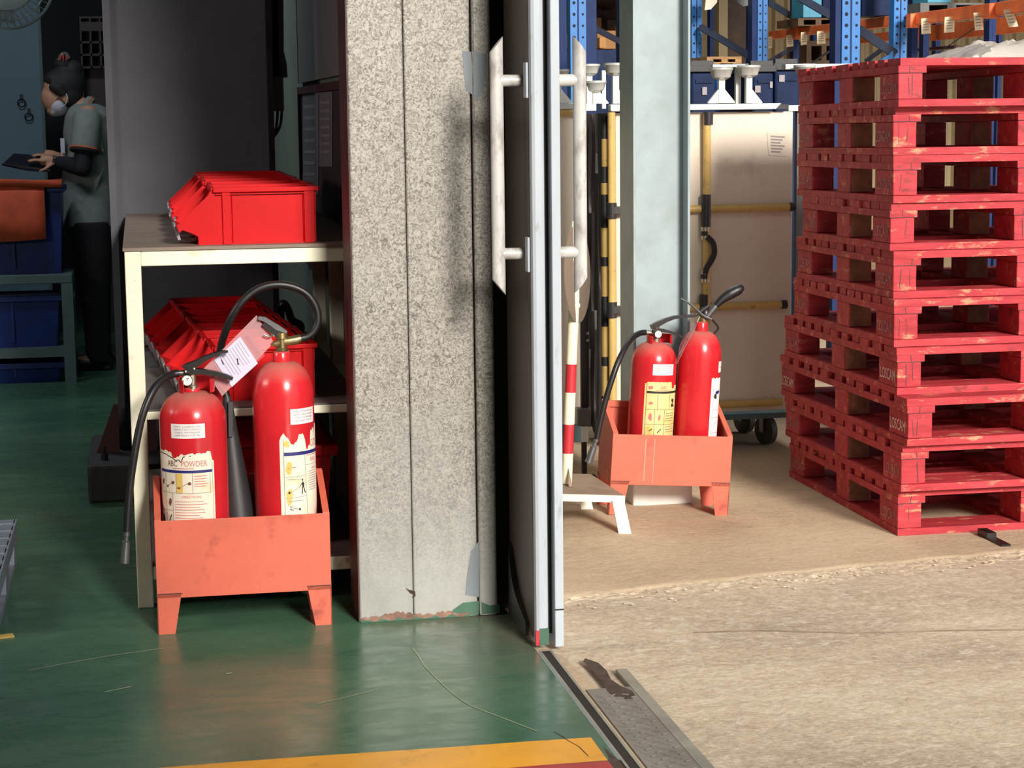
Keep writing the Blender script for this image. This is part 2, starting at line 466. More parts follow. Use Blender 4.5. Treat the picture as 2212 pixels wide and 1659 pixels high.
# ------------------------------------------------------------------ setting: floors
fl = thing('floor', 'green epoxy workshop floor with rough concrete yard beyond the threshold', 'floor', kind='structure')
g = G()
g.add([(-5, -3, 0), (.915, -3, 0), (.915, 5.06, 0), (.66, 5.06, 0), (.66, 14, 0), (-5, 14, 0)], [(0, 1, 2, 3, 4, 5)])
build('epoxy_floor', g, 'green_epoxy', fl, label='glossy green epoxy floor')
def hump(x, y):
    return .022 * math.exp(-((x - 1.38) / .16) ** 2 - ((y - 5.95) / .5) ** 2) if y > 5.0 else 0
def edge_y(x):                      # chipped front edge of the upper slab
    return 5.03 + (x - 1.08) * .145 + .006 * math.sin(x * 23) + .005 * math.sin(x * 57 + 1) + .008 * math.sin(x * 4.1)
# upper slab: fine grid with a chipped front edge that drops to the rough lower apron
g = G(); xs = [.93 + .04 * i for i in range(56)] + [3.4 + 1.2 * i for i in range(10)]
ts = [0, .01, .03, .06, .1, .2, .3, .45, .6, .75, .9, 1.05, 1.2, 1.35, 1.5, 1.8, 2.4, 4, 8, 13]
rnd = random.Random(3); vs = []
for x in xs:
    e = edge_y(x); vs.append((x, e - .03 - rnd.uniform(0, .025), -.012))
    for t in ts:
        vs.append((x, e + t + rnd.uniform(-.004, .004) * (t < .1), hump(x, e + t) - (.005 if t == 0 else 0)))
m = len(ts) + 1
g.add(vs, [(i * m + j, (i + 1) * m + j, (i + 1) * m + j + 1, i * m + j + 1) for i in range(len(xs) - 1) for j in range(m - 1)])
build('concrete_slab', g, 'concrete_slab', fl, label='worn brown concrete slab with a chipped front edge', smooth=True, ang=50)
g = G().add([(.915, -12, -.008), (20, -12, -.008), (20, 6.5, -.008), (.915, 6.5, -.008)], [(0, 1, 2, 3)])
build('concrete_apron', g, 'concrete_rough', fl, label='rough blotchy concrete apron')
# crumbling band in front of the edge
g = G(); rnd = random.Random(31); vs = []; nx_ = 150
for i in range(nx_):
    x = .99 + i * .0125; e = edge_y(x); wd_ = .03 + .10 * max(0, math.sin((x - 1.0) * 1.9)) + .03 * math.sin(x * 31) * math.sin(x * 13)
    wd_ = max(.015, wd_)
    for j in range(8):
        t = j / 7; vs.append((x, e + .004 - wd_ * t, -.004 - .0055 * t + (rnd.uniform(-.002, .0035) if 0 < j < 7 else 0)))
g.add(vs, [(i * 8 + j, i * 8 + j + 1, (i + 1) * 8 + j + 1, (i + 1) * 8 + j) for i in range(nx_ - 1) for j in range(7)])
build('crumbled_edge', g, 'concrete_chip', fl, label='pale crumbling edge of the slab')
g = G(); ps = [ground(x, y, -.0075) for x, y in ((1500, 1366), (1640, 1362), (1850, 1367), (2050, 1362), (2230, 1360))]
for a, b in zip(ps, ps[1:]): line(g, lambda u, v: (u, v, -.0072), a.x, a.y, b.x, b.y, .012)
build('crack', g, 'groove_line', fl)
g = G(); p = ground(1830, 1458); blot(g, lambda u, v: (u, v, -.0074), p.x, p.y, .07, .022, 5, 14); p = ground(1650, 1560); blot(g, lambda u, v: (u, v, -.0074), p.x, p.y, .05, .02, 9, 14)
build('pale_patch', g, 'concrete_chip', fl)
# rubble chips along the broken edge
g = G(); rnd = random.Random(11)
for i in range(150):
    x = rnd.uniform(1.0, 2.9); y = edge_y(x) + rnd.gauss(-.04, .05); r = rnd.uniform(.0015, .004)
    g.ball((x, y, -.004 + r * .2), (r * rnd.uniform(.8, 2), r, r * .6), 6, 4)
build('concrete_chips', g, 'concrete_rough', fl, kind='stuff', label='loose concrete crumbs along the broken slab edge')
# painted lines, scratches
def zf(z): return lambda u, v: (u, v, z)
g = G(); us = [-3 + .15 * i for i in range(27)]
patch(g, zf(.0012), us[:-1] + [.893], [3.685 + .004 * math.sin(9 * u) for u in us[:-1]] + [3.685], [3.842 + .004 * math.sin(7 * u) for u in us[:-1]] + [3.835])
build('yellow_stripe', g, 'yellow_line', fl, label='yellow painted line')
g = G(); patch(g, zf(.0012), us[:-1] + [.893], [3.45] * 27, [3.685 + .004 * math.sin(9 * u) for u in us[:-1]] + [3.682])
build('red_stripe', g, 'red_line', fl, label='red painted line')
for pts, w in (([(.622, 4.6), (.626, 4.52), (.632, 4.40), (.671, 4.147), (.73, 4.02), (.791, 3.902)], .0035), ([(-.3, 4.62), (-.15, 4.69), (-.008, 4.735), (.02, 4.74)], .004),
               ([(.35, 4.20), (.5, 4.28)], .003), ([(-.12, 4.40), (-.06, 4.43)], .005), ([(.16, 4.485), (.175, 4.487)], .009)):
    g = G(); ps = smooth_pts([(x, y, .001) for x, y in pts], 4); vs = []
    for i, p in enumerate(ps):
        d = (ps[min(i + 1, len(ps) - 1)] - ps[max(i - 1, 0)]).normalized(); nn = Vector((-d.y, d.x, 0)) * w / 2
        vs += [p - nn, p + nn]
    g.add(vs, [(2 * i, 2 * i + 1, 2 * i + 3, 2 * i + 2) for i in range(len(ps) - 1)])
    build('scratch', g, 'scratch_pale', fl)
# crack in the epoxy by the yellow line
g = G(); ps = [(.825, 3.89), (.835, 3.86), (.84, 3.83), (.855, 3.78), (.86, 3.72)]
for a, b in zip(ps, ps[1:]): line(g, zf(.0016), a[0], a[1], b[0], b[1], .0022)
build('crack', g, 'dark_stain', fl)
# threshold: door track groove, broken border, chequer plate with its steel angle
g = G(); g.box((.924, -3, -.006), (.944, 4.50, .0015)); build('door_track', g, 'groove_dark', fl, label='dark sliding door groove')
g = G(); g.box((.944, -3, -.008), (.950, 4.50, .003)); g.box((.918, -3, -.008), (.924, 4.50, .003)); build('track_rail', g, 'angle_steel', fl, label='thin steel rail lips beside the groove')
pl = G().box((.958, -3, -.008), (1.062, 4.16, .004)); build('chequer_plate', pl, 'tread_steel', fl, label='worn chequer steel plate')
g = G()
for j in range(75):
    for i in range(3):
        x = .975 + i * .03 + (.013 if j % 2 else 0); y = 4.1 - j * .022
        if x < 1.058:
            a = .6 if (i + j) % 2 else -.6
            g.box((x - .008, y - .0022, .004), (x + .008, y + .0022, .0062), Matrix.Rotation(a, 3, 'Z'))
build('tread_lugs', g, 'tread_steel', fl, kind='stuff', label='raised lugs of the chequer plate')
g = G().box((1.062, -3, -.008), (1.088, 4.30, .005)); build('steel_angle', g, 'angle_steel', fl, label='pale steel edging strip')
g = G(); 
for u0, us_, lo_, hi_ in ((0, [(1262, 1422), (1283, 1432), (1300, 1450), (1312, 1468), (1328, 1484), (1345, 1494), (1368, 1505)], None, None),):
    vs = []
    for i, (x, y) in enumerate(us_):
        w_ = (.006, .014, .016, .012, .020, .026, .010)[i]; p = ground(x, y + 4, .0045); vs += [(p.x - w_, p.y - .01, .0046), (p.x + w_, p.y + .015, .0046)]
    g.add(vs, [(2 * i, 2 * i + 1, 2 * i + 3, 2 * i + 2) for i in range(6)])
blot(g, zf(.0003), .905, 3.62, .02, .15, 9, 12)
build('broken_patch', g, 'dark_stain', fl, label='dark broken patches in the concrete')
rnd = random.Random(5)
g = G(); patch(g, zf(.0004), [.945, .965, .985], [3.0] * 3, [4.48, 4.46, 4.2]); build('threshold_strip', g, 'concrete_slab', fl)

# walls, ceilings
struct('ceiling', G().box((-5, -1, 3.7), (.93, 14.2, 3.8)), 'inner_wall')
struct('wall_left', G().box((-5.1, -1, 0), (-5, 14, 3.7)), 'navy')
struct('wall_back', G().box((-5, 14, 0), (.66, 14.1, 3.7)), 'navy')
struct('wall_front', G().box((-5, -1.1, 0), (1.18, -1, 3.8)), 'inner_wall')  # unseen room wall, right end placed to keep sun off the left floor
struct('wall_right', G().box((.66, 5.06, 0), (.86, 16.1, 6.4)), 'wall_green')
struct('wall_lintel', G().box((.88, -1, 3.5), (.98, 5.06, 3.8)), 'inner_wall')
# warehouse beyond: corrugated rear wall, roof, far side wall
g = G(); n = 150; x0, p = .86, .11; vs = []
for i in range(n):
    for dx, dy in ((0, 0), (.035, 0), (.055, .035), (.09, .035)): vs += [(x0 + i * p + dx, 16 + dy, 0), (x0 + i * p + dx, 16 + dy, 6.4)]
g.add(vs, [(2 * i, 2 * i + 2, 2 * i + 3, 2 * i + 1) for i in range(len(vs) // 2 - 1)])
wf = struct('wall_rear', g, 'wall_beige')
struct('roof', G().box((.86, 7.2, 6.3), (18, 16.2, 6.4)), 'roof_grey')
struct('yard_light_block', G().box((.98, 2.0, 6.3), (18, 7.2, 6.4)), 'roof_grey')  # unseen slab added to block overhead sky light from the yard
struct('wall_side', G().box((15, 6.5, 0), (15.1, 16.1, 6.4)), 'light_wall')

# galvanised clad column beside the doorway
col = thing('galvanised_column', 'tall spangled galvanised steel column at the doorway, scuffed at its foot', 'column', (.677, 4.95, 0), kind='structure')
g = G().box((.522, 4.872, 0), (.662, 5.06, 3.7)); build('cladding_sheet', g, 'galvanised', col, bevel=.004)
g = G().box((.6635, 4.8725, 0), (.832, 5.06, 3.7)); build('cladding_sheet', g, 'galvanised', col, bevel=.004)
g = G().box((.836, 4.868, 0), (.884, 5.06, 3.7)); build('corner_trim', g, 'galvanised', col, bevel=.006)
build('side_plate', G().box((.5195, 4.876, 0), (.522, 5.058, 3.7)), 'plinth_red', col, label='dark brown side of the column')  # shade put into the colour, also covers the red bounce on the cladding
build('return_jamb', G().box((.884, 4.93, 0), (.934, 5.06, 3.7)), 'groove_dark', col)
g = G().box((.8322, 4.89, 0), (.8358, 5.0, 3.7)); build('seam', g, 'groove_dark', col)
yf = lambda y: (lambda u, v: (u, y, v))
def pix_poly(g, pts, Y): return g.add([at(x, y, Y) for x, y in pts], [tuple(range(len(pts)))])
g = G(); pix_poly(g, [(999, 110), (1018, 112), (1021, 160), (1021, 205), (1007, 195), (1001, 150)], 4.8716)
build('putty_patch', g, 'patch_grey', col)
g = G(); pix_poly(g, [(1023, 110), (1030, 109), (1034, 113), (1052, 117), (1048, 165), (1044, 195), (1030, 218), (1023, 205)], 4.8672)
build('putty_patch', g, 'patch_grey', col)
g = G(); pix_poly(g, [(1009, 1240), (1018, 1190), (1034, 1170), (1035, 1290), (1005, 1285)], 4.8716); build('putty_patch', g, 'patch_grey', col)
g = G(); pix_poly(g, [(980, 1316), (1000, 1302), (1020, 1300), (1034, 1298), (1034, 1328), (1000, 1328), (975, 1322)], 4.8716); build('green_overpaint', g, 'patch_green', col)
g = G(); pix_poly(g, [(1040, 1300), (1058, 1308), (1079, 1305), (1079, 1324), (1041, 1326)], 4.8672); build('green_overpaint', g, 'patch_green', col)
g = G(); us_ = [.524 + .0065 * i for i in range(45)]; rnd = random.Random(17)
patch(g, yf(4.8712), us_, [.001] * 45, [.010 + .012 * math.exp(-((i - 14) / 9) ** 2) + .006 * math.exp(-((i - 34) / 5) ** 2) + rnd.uniform(-.004, .004) for i in range(45)]); build('rusty_foot', g, 'rust', col)
g = G(); patch(g, yf(4.8708), us_, [.0005] * 45, [.004 + .003 * math.sin(i * .9) + rnd.uniform(-.001, .002) for i in range(45)]); build('green_overpaint', g, 'patch_green', col)
g = G(); pix_poly(g, [(876, 1270), (884, 1274), (897, 1277), (898, 1288), (890, 1292), (893, 1284), (886, 1282)], 4.8712); build('puncture', g, 'dark_stain', col)

# blue steel H column
hc = thing('steel_column', 'pale blue steel H column behind the right pair of extinguishers', 'column', (1.68, 6.23, 0), kind='structure')
xl, xr = at(1367, 700, 6.16).x, at(1489, 700, 6.16).x
build('flange', G().box((xl, 6.15, 0), (xl + .009, 6.33, 4.6)), 'blue_column', hc, bevel=.002)
build('flange', G().box((xr - .009, 6.15, 0), (xr, 6.33, 4.6)), 'blue_column', hc, bevel=.002)
build('web', G().box((xl + .009, 6.215, 0), (xr - .009, 6.225, 4.6)), 'blue_column', hc)
build('base_block', G().box((xl - .006, 6.14, 0), (xr + .006, 6.34, .10)), 'white_paint', hc, bevel=.006, label='pale painted foot')

# sliding door leaf with a pull handle on either face
dr = thing('door_1', 'grey sliding metal door leaf seen edge on with tubular pull handles', 'door', (.95, 4.68, 0), kind='structure')
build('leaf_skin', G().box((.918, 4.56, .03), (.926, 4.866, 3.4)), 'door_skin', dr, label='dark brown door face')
build('leaf_core', G().box((.934, 4.555, .03), (.968, 5.02, 3.4)), 'groove_dark', dr)
build('edge_channel', G().box((.917, 4.53, .01), (.951, 4.56, 3.4)), 'door_grey', dr, bevel=.01, label='pale rounded edge channel')
build('edge_channel', G().box((.963, 4.515, .005), (.985, 5.02, 3.4)), 'door_grey', dr, bevel=.002)
build('channel_toe', G().box((.9172, 4.5285, .008), (.926, 4.535, .045)), 'pole_red', dr); build('channel_toe', G().box((.927, 4.5285, .008), (.95, 4.535, .05)), 'patch_green', dr)
build('weld_line', G().box((.9625, 4.5135, .098), (.9853, 4.516, .101)), 'groove_dark', dr)
# buckled rubber flap along the foot of the inner face
g = G(); ps = smooth_pts([(.915, 4.85, .2), (.905, 4.82, .19), (.903, 4.74, .10), (.909, 4.62, .045)], 5)
for a, b in zip(ps, ps[1:]): g.hexa([(a.x, a.y, .01), (b.x, b.y, .01), (.9185, b.y, .01), (.9185, a.y, .01)], [(a.x, a.y, a.z), (b.x, b.y, b.z), (.9185, b.y, b.z), (.9185, a.y, a.z)])
build('foot_flap', g, 'black_steel', dr, smooth=True)
def handle(xg, side, x_face):
    y = 4.60; zt = 1.487; zb = .868; r = .0165
    g = G(); n = 18
    def ring(z0, dz): return [(xg + r * math.cos(2 * PI * k / n), y + r * math.sin(2 * PI * k / n), z0 + dz * (-side) * math.cos(2 * PI * k / n)) for k in range(n)]
    g.add(ring(zt - .02, .02) + ring(zb + .02, -.02), [(k, (k + 1) % n, n + (k + 1) % n, n + k) for k in range(n)][::1] + [tuple(range(n)), tuple(range(n, 2 * n))[::-1]])
    h = build('door_handle', g, 'handle_paint', dr, smooth=True, label='worn tubular pull handle on the %s face' % ('inner' if side < 0 else 'outer'))
    for z in (1.382, .968):
        build('standoff', G().tube([(xg, y, z), (x_face, y, z)], .0145, 16), 'handle_paint', h, smooth=True)
        if side < 0: build('flange_plate', G().box((x_face - .007, 4.548, z - .042), (x_face + .001, 4.58, z + .042)), 'door_grey', h, bevel=.002)
handle(.849, -1, .917); handle(1.052, 1, .985)

# interior structure: deep steel column on a plinth, conduit, notice board wall
ic = thing('steel_column', 'dark grey painted wide steel column behind the bench on a black plinth', 'column', (.18, 6.8, 0), kind='structure')
a, b = at(231, 200, 6.96), at(590, 200, 6.96)
build('flange', G().box((a.x - .005, 6.95, .13), (a.x + .02, 7.2, 3.7)), 'dark_panel', ic, label='grey flange edge')
build('flange', G().box((b.x - .02, 6.95, .13), (b.x, 7.2, 3.7)), 'black_steel', ic)
build('web', G().box((a.x + .02, 6.975, .13), (b.x - .02, 6.99, 3.7)), 'dark_panel', ic)
build('plinth', G().box((-.207, 6.64, 0), (.55, 7.3, .13)), 'plinth', ic, bevel=.01)
for gx in (-.13, .0, .2, .4):
    build('gusset', G().prism([(gx - .05, 6.9, .13), (gx + .03, 6.9, .13), (gx + .03, 6.9, .30), (gx + .015, 6.9, .30)], (0, .015, 0)), 'plinth_red', ic)
build('anchor_bolt', G().lathe([(.012, 0), (.012, .02), (.006, .02), (.006, .05)], (-.15, 6.75, .13), 8), 'black_steel', ic)

# ------------------------------------------------------------------ left: things on the inner wall
XB = .655
nb = thing('notice_board', 'dark brown framed notice board on the wall above the bench', 'notice board', (XB, 6.9, 1.0))
build('backing', G().box((XB - .01, 5.5, .72), (XB, 7.80, 1.405)), 'brown_board', nb)
build('frame_rail', G().box((XB - .022, 5.5, 1.385), (XB - .01, 7.80, 1.412)), 'plinth_red', nb); build('frame_rail', G().box((XB - .022, 7.77, .72), (XB - .01, 7.80, 1.385)), 'plinth_red', nb)
for k, (x0, y0, x1, y1) in enumerate(((655, 200, 688, 420), (690, 200, 718, 360))):
    ps = [atx(x0, y0, XB - .012), atx(x1, y0 - 2, XB - .012), atx(x1, y1, XB - .012), atx(x0, y1, XB - .012)]
    s_ = G().prism(ps, (-.002, 0, 0)); o = tag(build('notice_sheet', s_, 'white_board'), ('printed sheet pinned on the far half of the brown notice board', 'narrower violet grey printed sheet pinned on the middle of the brown notice board')[k], 'paper', 'sheets on the notice board')
    g = G()
    for j in range(7):
        t0 = .12 + .11 * j; A = ps[0].lerp(ps[3], t0); B = ps[1].lerp(ps[2], t0); A2 = ps[0].lerp(ps[3], t0 + .035); B2 = ps[1].lerp(ps[2], t0 + .035)
        q = [A.lerp(B, .12), A.lerp(B, .85), A2.lerp(B2, .85), A2.lerp(B2, .12)]
        g.add([p + Vector((-.0028, 0, 0)) for p in q], [(0, 1, 2, 3)])
    pr = build('print', g, 'ink_grey'); pr.parent = o
wb = thing('white_board', 'plain pale board on the wall above the brown notice board', 'board', (XB, 6.9, 1.43))
build('sheet', G().box((XB - .012, 6.0, 1.43), (XB, 7.85, 3.0)), 'white_board', wb); build('edge', G().box((XB - .014, 7.83, 1.43), (XB - .012, 7.85, 3.0)), 'box_grey', wb)
jb = thing('junction_box', 'small grey electrical box with black cables beside the wide steel column', 'electrical box', (.5, 7.02, 1.3))
p0, p1 = at(585, 240, 7.02), at(612, 165, 7.02)
build('housing', G().box((p0.x, 7.02, p0.z), (p1.x, 7.1, p1.z)), 'box_grey', jb, bevel=.004); build('lid', G().box((p0.x + .004, 7.015, p0.z + .005), (p1.x - .004, 7.02, p1.z - .005)), 'box_grey', jb, bevel=.002)
for x0, x1, x2 in ((600, 598, 588), (609, 606, 588)):
    build('cable', G().tube(smooth_pts([at(x0, 238, 7.05), at(x1, 268, 7.05), at((x1 + x2) / 2, 288, 7.05), at(x2 - 6, 303, 7.05)]), .005, 8), 'conduit', jb, smooth=True)
build('conduit', G().tube([at(600, -60, 7.07), at(601, 110, 7.07), at(604, 140, 7.07), at(606, 168, 7.07)], [.02, .02, .026, .026], 12), 'conduit', jb, smooth=True)
build('conduit', G().tube([at(582, -60, 7.14), at(584, 170, 7.14)], .016, 12), 'conduit', jb, smooth=True)

# ------------------------------------------------------------------ left: far interior
pn = thing('cabinet_door', 'tall pale blue grey panel door with two hooks at far left', 'panel', (-.75, 11.6, 0))
a, b = at(-80, 300, 11.6), at(97, 300, 11.6)
build('panel', G().box((a.x, 11.6, .0), (b.x, 11.64, 2.1)), 'teal_panel', pn, bevel=.004)
build('edge_strip', G().box((b.x - .012, 11.59, 0), (b.x + .006, 11.6, 2.1)), 'bench_grey', pn)
for x, y in ((46, 215), (62, 245)):
    c = at(x, y, 11.58); h = build('hook', G().box((c.x - .008, 11.585, c.z), (c.x + .008, 11.6, c.z + .03)), 'conduit', pn)
    build('loop', G().tube([(c.x + .022 * math.sin(t), 11.575, c.z - .02 + .022 * math.cos(t)) for t in [k * PI / 6 for k in range(13)]], .004, 6), 'conduit', h, smooth=True)
fn = thing('wall_fan', 'grey wire guard of a fan in the top left corner', 'fan', (-.6, 9.0, 1.95))
c = at(14, -38, 9.0)
g = G()
for r, dy in ((.20, 0), (.203, .03), (.17, -.035), (.13, -.05), (.09, -.06), (.2, .06), (.16, .09)):
    g.tube([(c.x + r * math.cos(t), c.y + dy, c.z + r * math.sin(t)) for t in [k * PI / 20 for k in range(41)]], .0045 if r > .18 else .003, 6, caps=False)
build('guard_rings', g, 'fan_grey', fn, smooth=True)
g = G()
for k in range(40):
    t = k * PI / 20; g.tube([(c.x + .06 * math.cos(t), c.y - .065, c.z + .06 * math.sin(t)), (c.x + .15 * math.cos(t + .1), c.y - .045, c.z + .15 * math.sin(t + .1)), (c.x + .202 * math.cos(t + .15), c.y + .01, c.z + .202 * math.sin(t + .15))], .0022, 5)
build('guard_wires', g, 'fan_grey', fn, kind='stuff', label='radial wires of the fan guard')
build('hub', G().lathe([(.115, 0), (.125, .01), (.125, .02), (.06, .035)], (c.x, c.y - .045, c.z), 24, (0, -1, 0)), 'fan_grey', fn, smooth=True)
build('motor', G().lathe([(.06, 0), (.06, .12), (.03, .15)], (c.x, c.y + .05, c.z), 20, (0, 1, 0)), 'teal_panel', fn, smooth=True)
for k in range(3):
    t = k * 2 * PI / 3 + .4; u = Vector((math.cos(t), 0, math.sin(t))); w = Vector((-math.sin(t), .25, math.cos(t)))
    C0 = Vector((c.x, c.y + .01, c.z))
    build('blade', G().prism([C0 + u * .05 - w * .03, C0 + u * .17 - w * .06, C0 + u * .18 + w * .05, C0 + u * .05 + w * .03], (0, .004, 0)), 'fan_grey', fn)
build('bracket', G().tube([(c.x, c.y + .15, c.z), (c.x, 9.3, c.z), (c.x, 9.3, 3.69)], .018, 10), 'bench_grey', fn)
wr = thing('wire_rack', 'dark brown rack of small compartments far behind the person', 'rack', (-.2, 11.9, 1.3))
a, b = at(176, 148, 11.9), at(240, 40, 11.9)
build('back_panel', G().box((a.x, 12.0, 0), (b.x + .15, 12.02, b.z)), 'brown_board', wr)
for k in range(5):
    z = a.z + (b.z - a.z) * k / 4; build('shelf', G().box((a.x, 11.88, z), (b.x + .15, 12.0, z + .012)), 'brown_board', wr)
for k in range(7):
    x = a.x + (b.x + .15 - a.x) * k / 6; build('divider', G().box((x, 11.88, 0 if k in (0, 6) else a.z), (x + .01, 12.0, b.z)), 'brown_board', wr)
build('top_slats', G().box((a.x, 11.875, b.z - .075), (b.x + .15, 11.88, b.z - .02)), 'brown_board', wr)

# grey bench with blue bins and an orange cloth
YB = 9.75
bt = thing('work_table', 'grey green steel frame table carrying a blue bin behind the person', 'table', (-.9, YB + .3, 0))
zt = at(140, 592, YB).z; zb = at(140, 612, YB).z; xr_ = at(156, 600, YB).x; xl_ = xr_ - 1.1
build('table_top', G().box((xl_, YB, zb), (xr_, YB + .36, zt)), 'bench_grey', bt, bevel=.004)
for x in (xl_, xr_ - .055):
    for y in (YB, YB + .31): build('leg', G().box((x, y, 0), (x + .055, y + .05, zb)), 'bench_grey', bt)
zr = at(100, 772, YB).z; zr2 = at(100, 752, YB).z
build('lower_rail', G().box((xl_ + .055, YB + .005, zr), (xr_ - .055, YB + .04, zr2)), 'bench_grey', bt)
build('lower_shelf', G().box((xl_ + .055, YB + .04, zr2 - .02), (xr_ - .055, YB + .34, zr2)), 'bench_grey', bt)
def tub(name, lab, x0, x1, y0, y1, z0, z1, m='bin_blue', grp=None):
    t = thing(name, lab, 'bin', ((x0 + x1) / 2, (y0 + y1) / 2, z0), group=grp)
    d = .02; w = .008
    def rect(i, z): return [(x0 + i, y0 + i, z), (x1 - i, y0 + i, z), (x1 - i, y1 - i, z), (x0 + i, y1 - i, z)]
    g = G(); g.add(rect(d, z0) + rect(0, z1) + rect(w, z1) + rect(d + w, z0 + w), [(3, 2, 1, 0)] + [(i, (i + 1) % 4, 4 + (i + 1) % 4, 4 + i) for i in range(4)] + [(4 + i, 4 + (i + 1) % 4, 8 + (i + 1) % 4, 8 + i) for i in range(4)] + [(8 + i, 8 + (i + 1) % 4, 12 + (i + 1) % 4, 12 + i) for i in range(4)] + [(12, 13, 14, 15)])
    build('shell', g, m, t)
    g = G(); e = .016
    for lo, hi in (((x0 - e, y0 - e, z1 - .03), (x1 + e, y0, z1)), ((x0 - e, y1, z1 - .03), (x1 + e, y1 + e, z1)), ((x0 - e, y0, z1 - .03), (x0, y1, z1)), ((x1, y0, z1 - .03), (x1 + e, y1, z1))): g.box(lo, hi)
    build('rim', g, m, t, bevel=.004)
    for x in (x0 + (x1 - x0) * k / 4 for k in (1, 2, 3)): build('rib', G().box((x - .006, y0 - .006, z0 + .03), (x + .006, y0 + d, z1 - .03)), m, t)
    return t
zc = at(135, 402, YB).z
tub('blue_bin', 'blue plastic bin on the far table with orange cloth over its rim', xl_ + .1, xr_ - .035, YB + .04, YB + .33, zt, zc)
tub('blue_bin', 'dark blue plastic bin on the floor shelf under the far table', xl_ + .12, xr_ - .07, YB + .05, YB + .33, zr2, zb - .06)
tub('blue_bin', 'flat dark blue bin on the floor beneath the lowest rail of the far table', xl_ + .12, xr_ - .07, YB + .05, YB + .33, 0, zr - .03)
g = G(); n = 14; vs = []; xa = xl_ + .08
xb = at(97, 450, YB).x
for i in range(n + 1):                 # cloth folded over the rim and hanging down the front
    t = i / n; x = xa + (xb - xa) * t + .01 * math.sin(3 * t)
    for (y, z, amp) in ((YB + .3, zc + .012, .006), (YB + .05, zc + .024, .004), (YB + .008, zc + .008, .002), (YB - .012, zc - .04, .006), (YB - .016, zc - .15, .01), (YB - .022, at(50, 518, YB).z, .012)):
        vs.append((x, y + amp * math.sin(t * 9 + z * 30) - .003, z + amp * .6 * math.sin(t * 7 + y * 20)))
m = 6; g.add(vs, [(i * m + j, (i + 1) * m + j, (i + 1) * m + j + 1, i * m + j + 1) for i in range(n) for j in range(m - 1)])
o = tag(build('orange_cloth', g, 'orange_cloth', smooth=True), 'orange cloth draped over the rim of the blue bin', 'cloth')
sm = o.modifiers.new('thick', 'SOLIDIFY'); sm.thickness = .004
g = G(); vs = []
for i in range(n + 1):
    t = i / n; x = xa + (at(134, 400, YB).x - xa) * t
    for dz, dy in ((.0, .0), (.028, .0), (.034, .03), (.03, .2)): vs.append((x, YB - .022 + dy, zc + .0 + dz + .006 * math.sin(t * 11 + dy * 9)))
g.add(vs, [(i * 4 + j, (i + 1) * 4 + j, (i + 1) * 4 + j + 1, i * 4 + j + 1) for i in range(n) for j in range(3)])
o2 = build('fold', g, 'orange_cloth', o, smooth=True); sm = o2.modifiers.new('thick', 'SOLIDIFY'); sm.thickness = .004

# grey plastic pallet cut by the left edge
pp = thing('plastic_pallet', 'blue grey plastic pallet lying on the green floor at the left edge', 'pallet', (-.9, 5.35, 0))
X1, X0, Y0, Y1 = -.392, -1.3, 4.95, 5.80
g = G(); rnd = random.Random(2)
for i in range(9):
    y = Y0 + i * (Y1 - Y0 - .06) / 8; build('deck_slat', G().box((X0, y, .11), (X1, y + .06, .13)), 'plastic_grey', pp, bevel=.003)
for i in range(5):
    x = X0 + i * (X1 - X0 - .04) / 4; build('deck_rib', G().box((x, Y0, .107), (x + .04, Y1, .128)), 'plastic_grey', pp, bevel=.003)
for y in (Y0, (Y0 + Y1) / 2 - .06, Y1 - .12):
    for x in (X0, (X0 + X1) / 2 - .06, X1 - .12): build('foot', G().hexa([(x + .01, y + .01, 0), (x + .115, y + .01, 0), (x + .115, y + .11, 0), (x + .01, y + .11, 0)], [(x, y, .107), (x + .12, y, .107), (x + .12, y + .12, .107), (x, y + .12, .107)]), 'plastic_grey', pp)
for x in (X0, X1 - .12): build('runner', G().box((x + .012, Y0, 0), (x + .116, Y1, .018)), 'plastic_grey', pp)
build('side_skirt', G().box((X1 - .006, Y0, .085), (X1 + .002, Y1, .13)), 'plastic_grey', pp)
tag(build('floor_scrap', G().box((-.395, 4.93, .0005), (-.355, 4.965, .003), Matrix.Rotation(.2, 3, 'Z')), 'ink_ochre'), 'flat ochre scrap on the green floor by the plastic pallet', 'scrap')

# ------------------------------------------------------------------ workbench with shelves
wbn = thing('workbench', 'cream steel frame workbench with grey brown top beside the galvanised column', 'workbench', (.25, 5.9, 0))
XL, XR, YF, YR = -.043, .615, 5.155, 6.62
for x in (XL, XR - .042):
    for y in (YF, 6.0, YR - .042): build('leg', G().box((x, y, 0), (x + .042, y + .042, .958)), 'cream_paint', wbn, bevel=.003)
def rails(z0, z1, name):
    build(name, G().box((XL + .042, YF + .002, z0), (XR - .042, YF + .04, z1)), 'cream_paint', wbn, bevel=.003)
    build(name, G().box((XL + .042, YR - .04, z0), (XR - .042, YR - .002, z1)), 'cream_paint', wbn)
    for x in (XL + .002, XR - .040): build(name, G().box((x, YF + .042, z0), (x + .038, YR - .042, z1)), 'cream_paint', wbn)
rails(.918, .9585, 'top_rail'); rails(.51, .532, 'middle_rail'); rails(.076, .113, 'bottom_rail')
build('top_board', G().box((XL - .004, YF - .004, .9585), (XR, 6.945, .967)), 'board_brown', wbn, label='grey brown board top')
build('shelf_board', G().box((XL + .04, YF + .004, .532), (XR - .04, 6.9, .537)), 'shelf_grey', wbn)
build('shelf_board', G().box((XL + .04, YF + .004, .113), (XR - .04, YR - .03, .118)), 'shelf_grey', wbn)

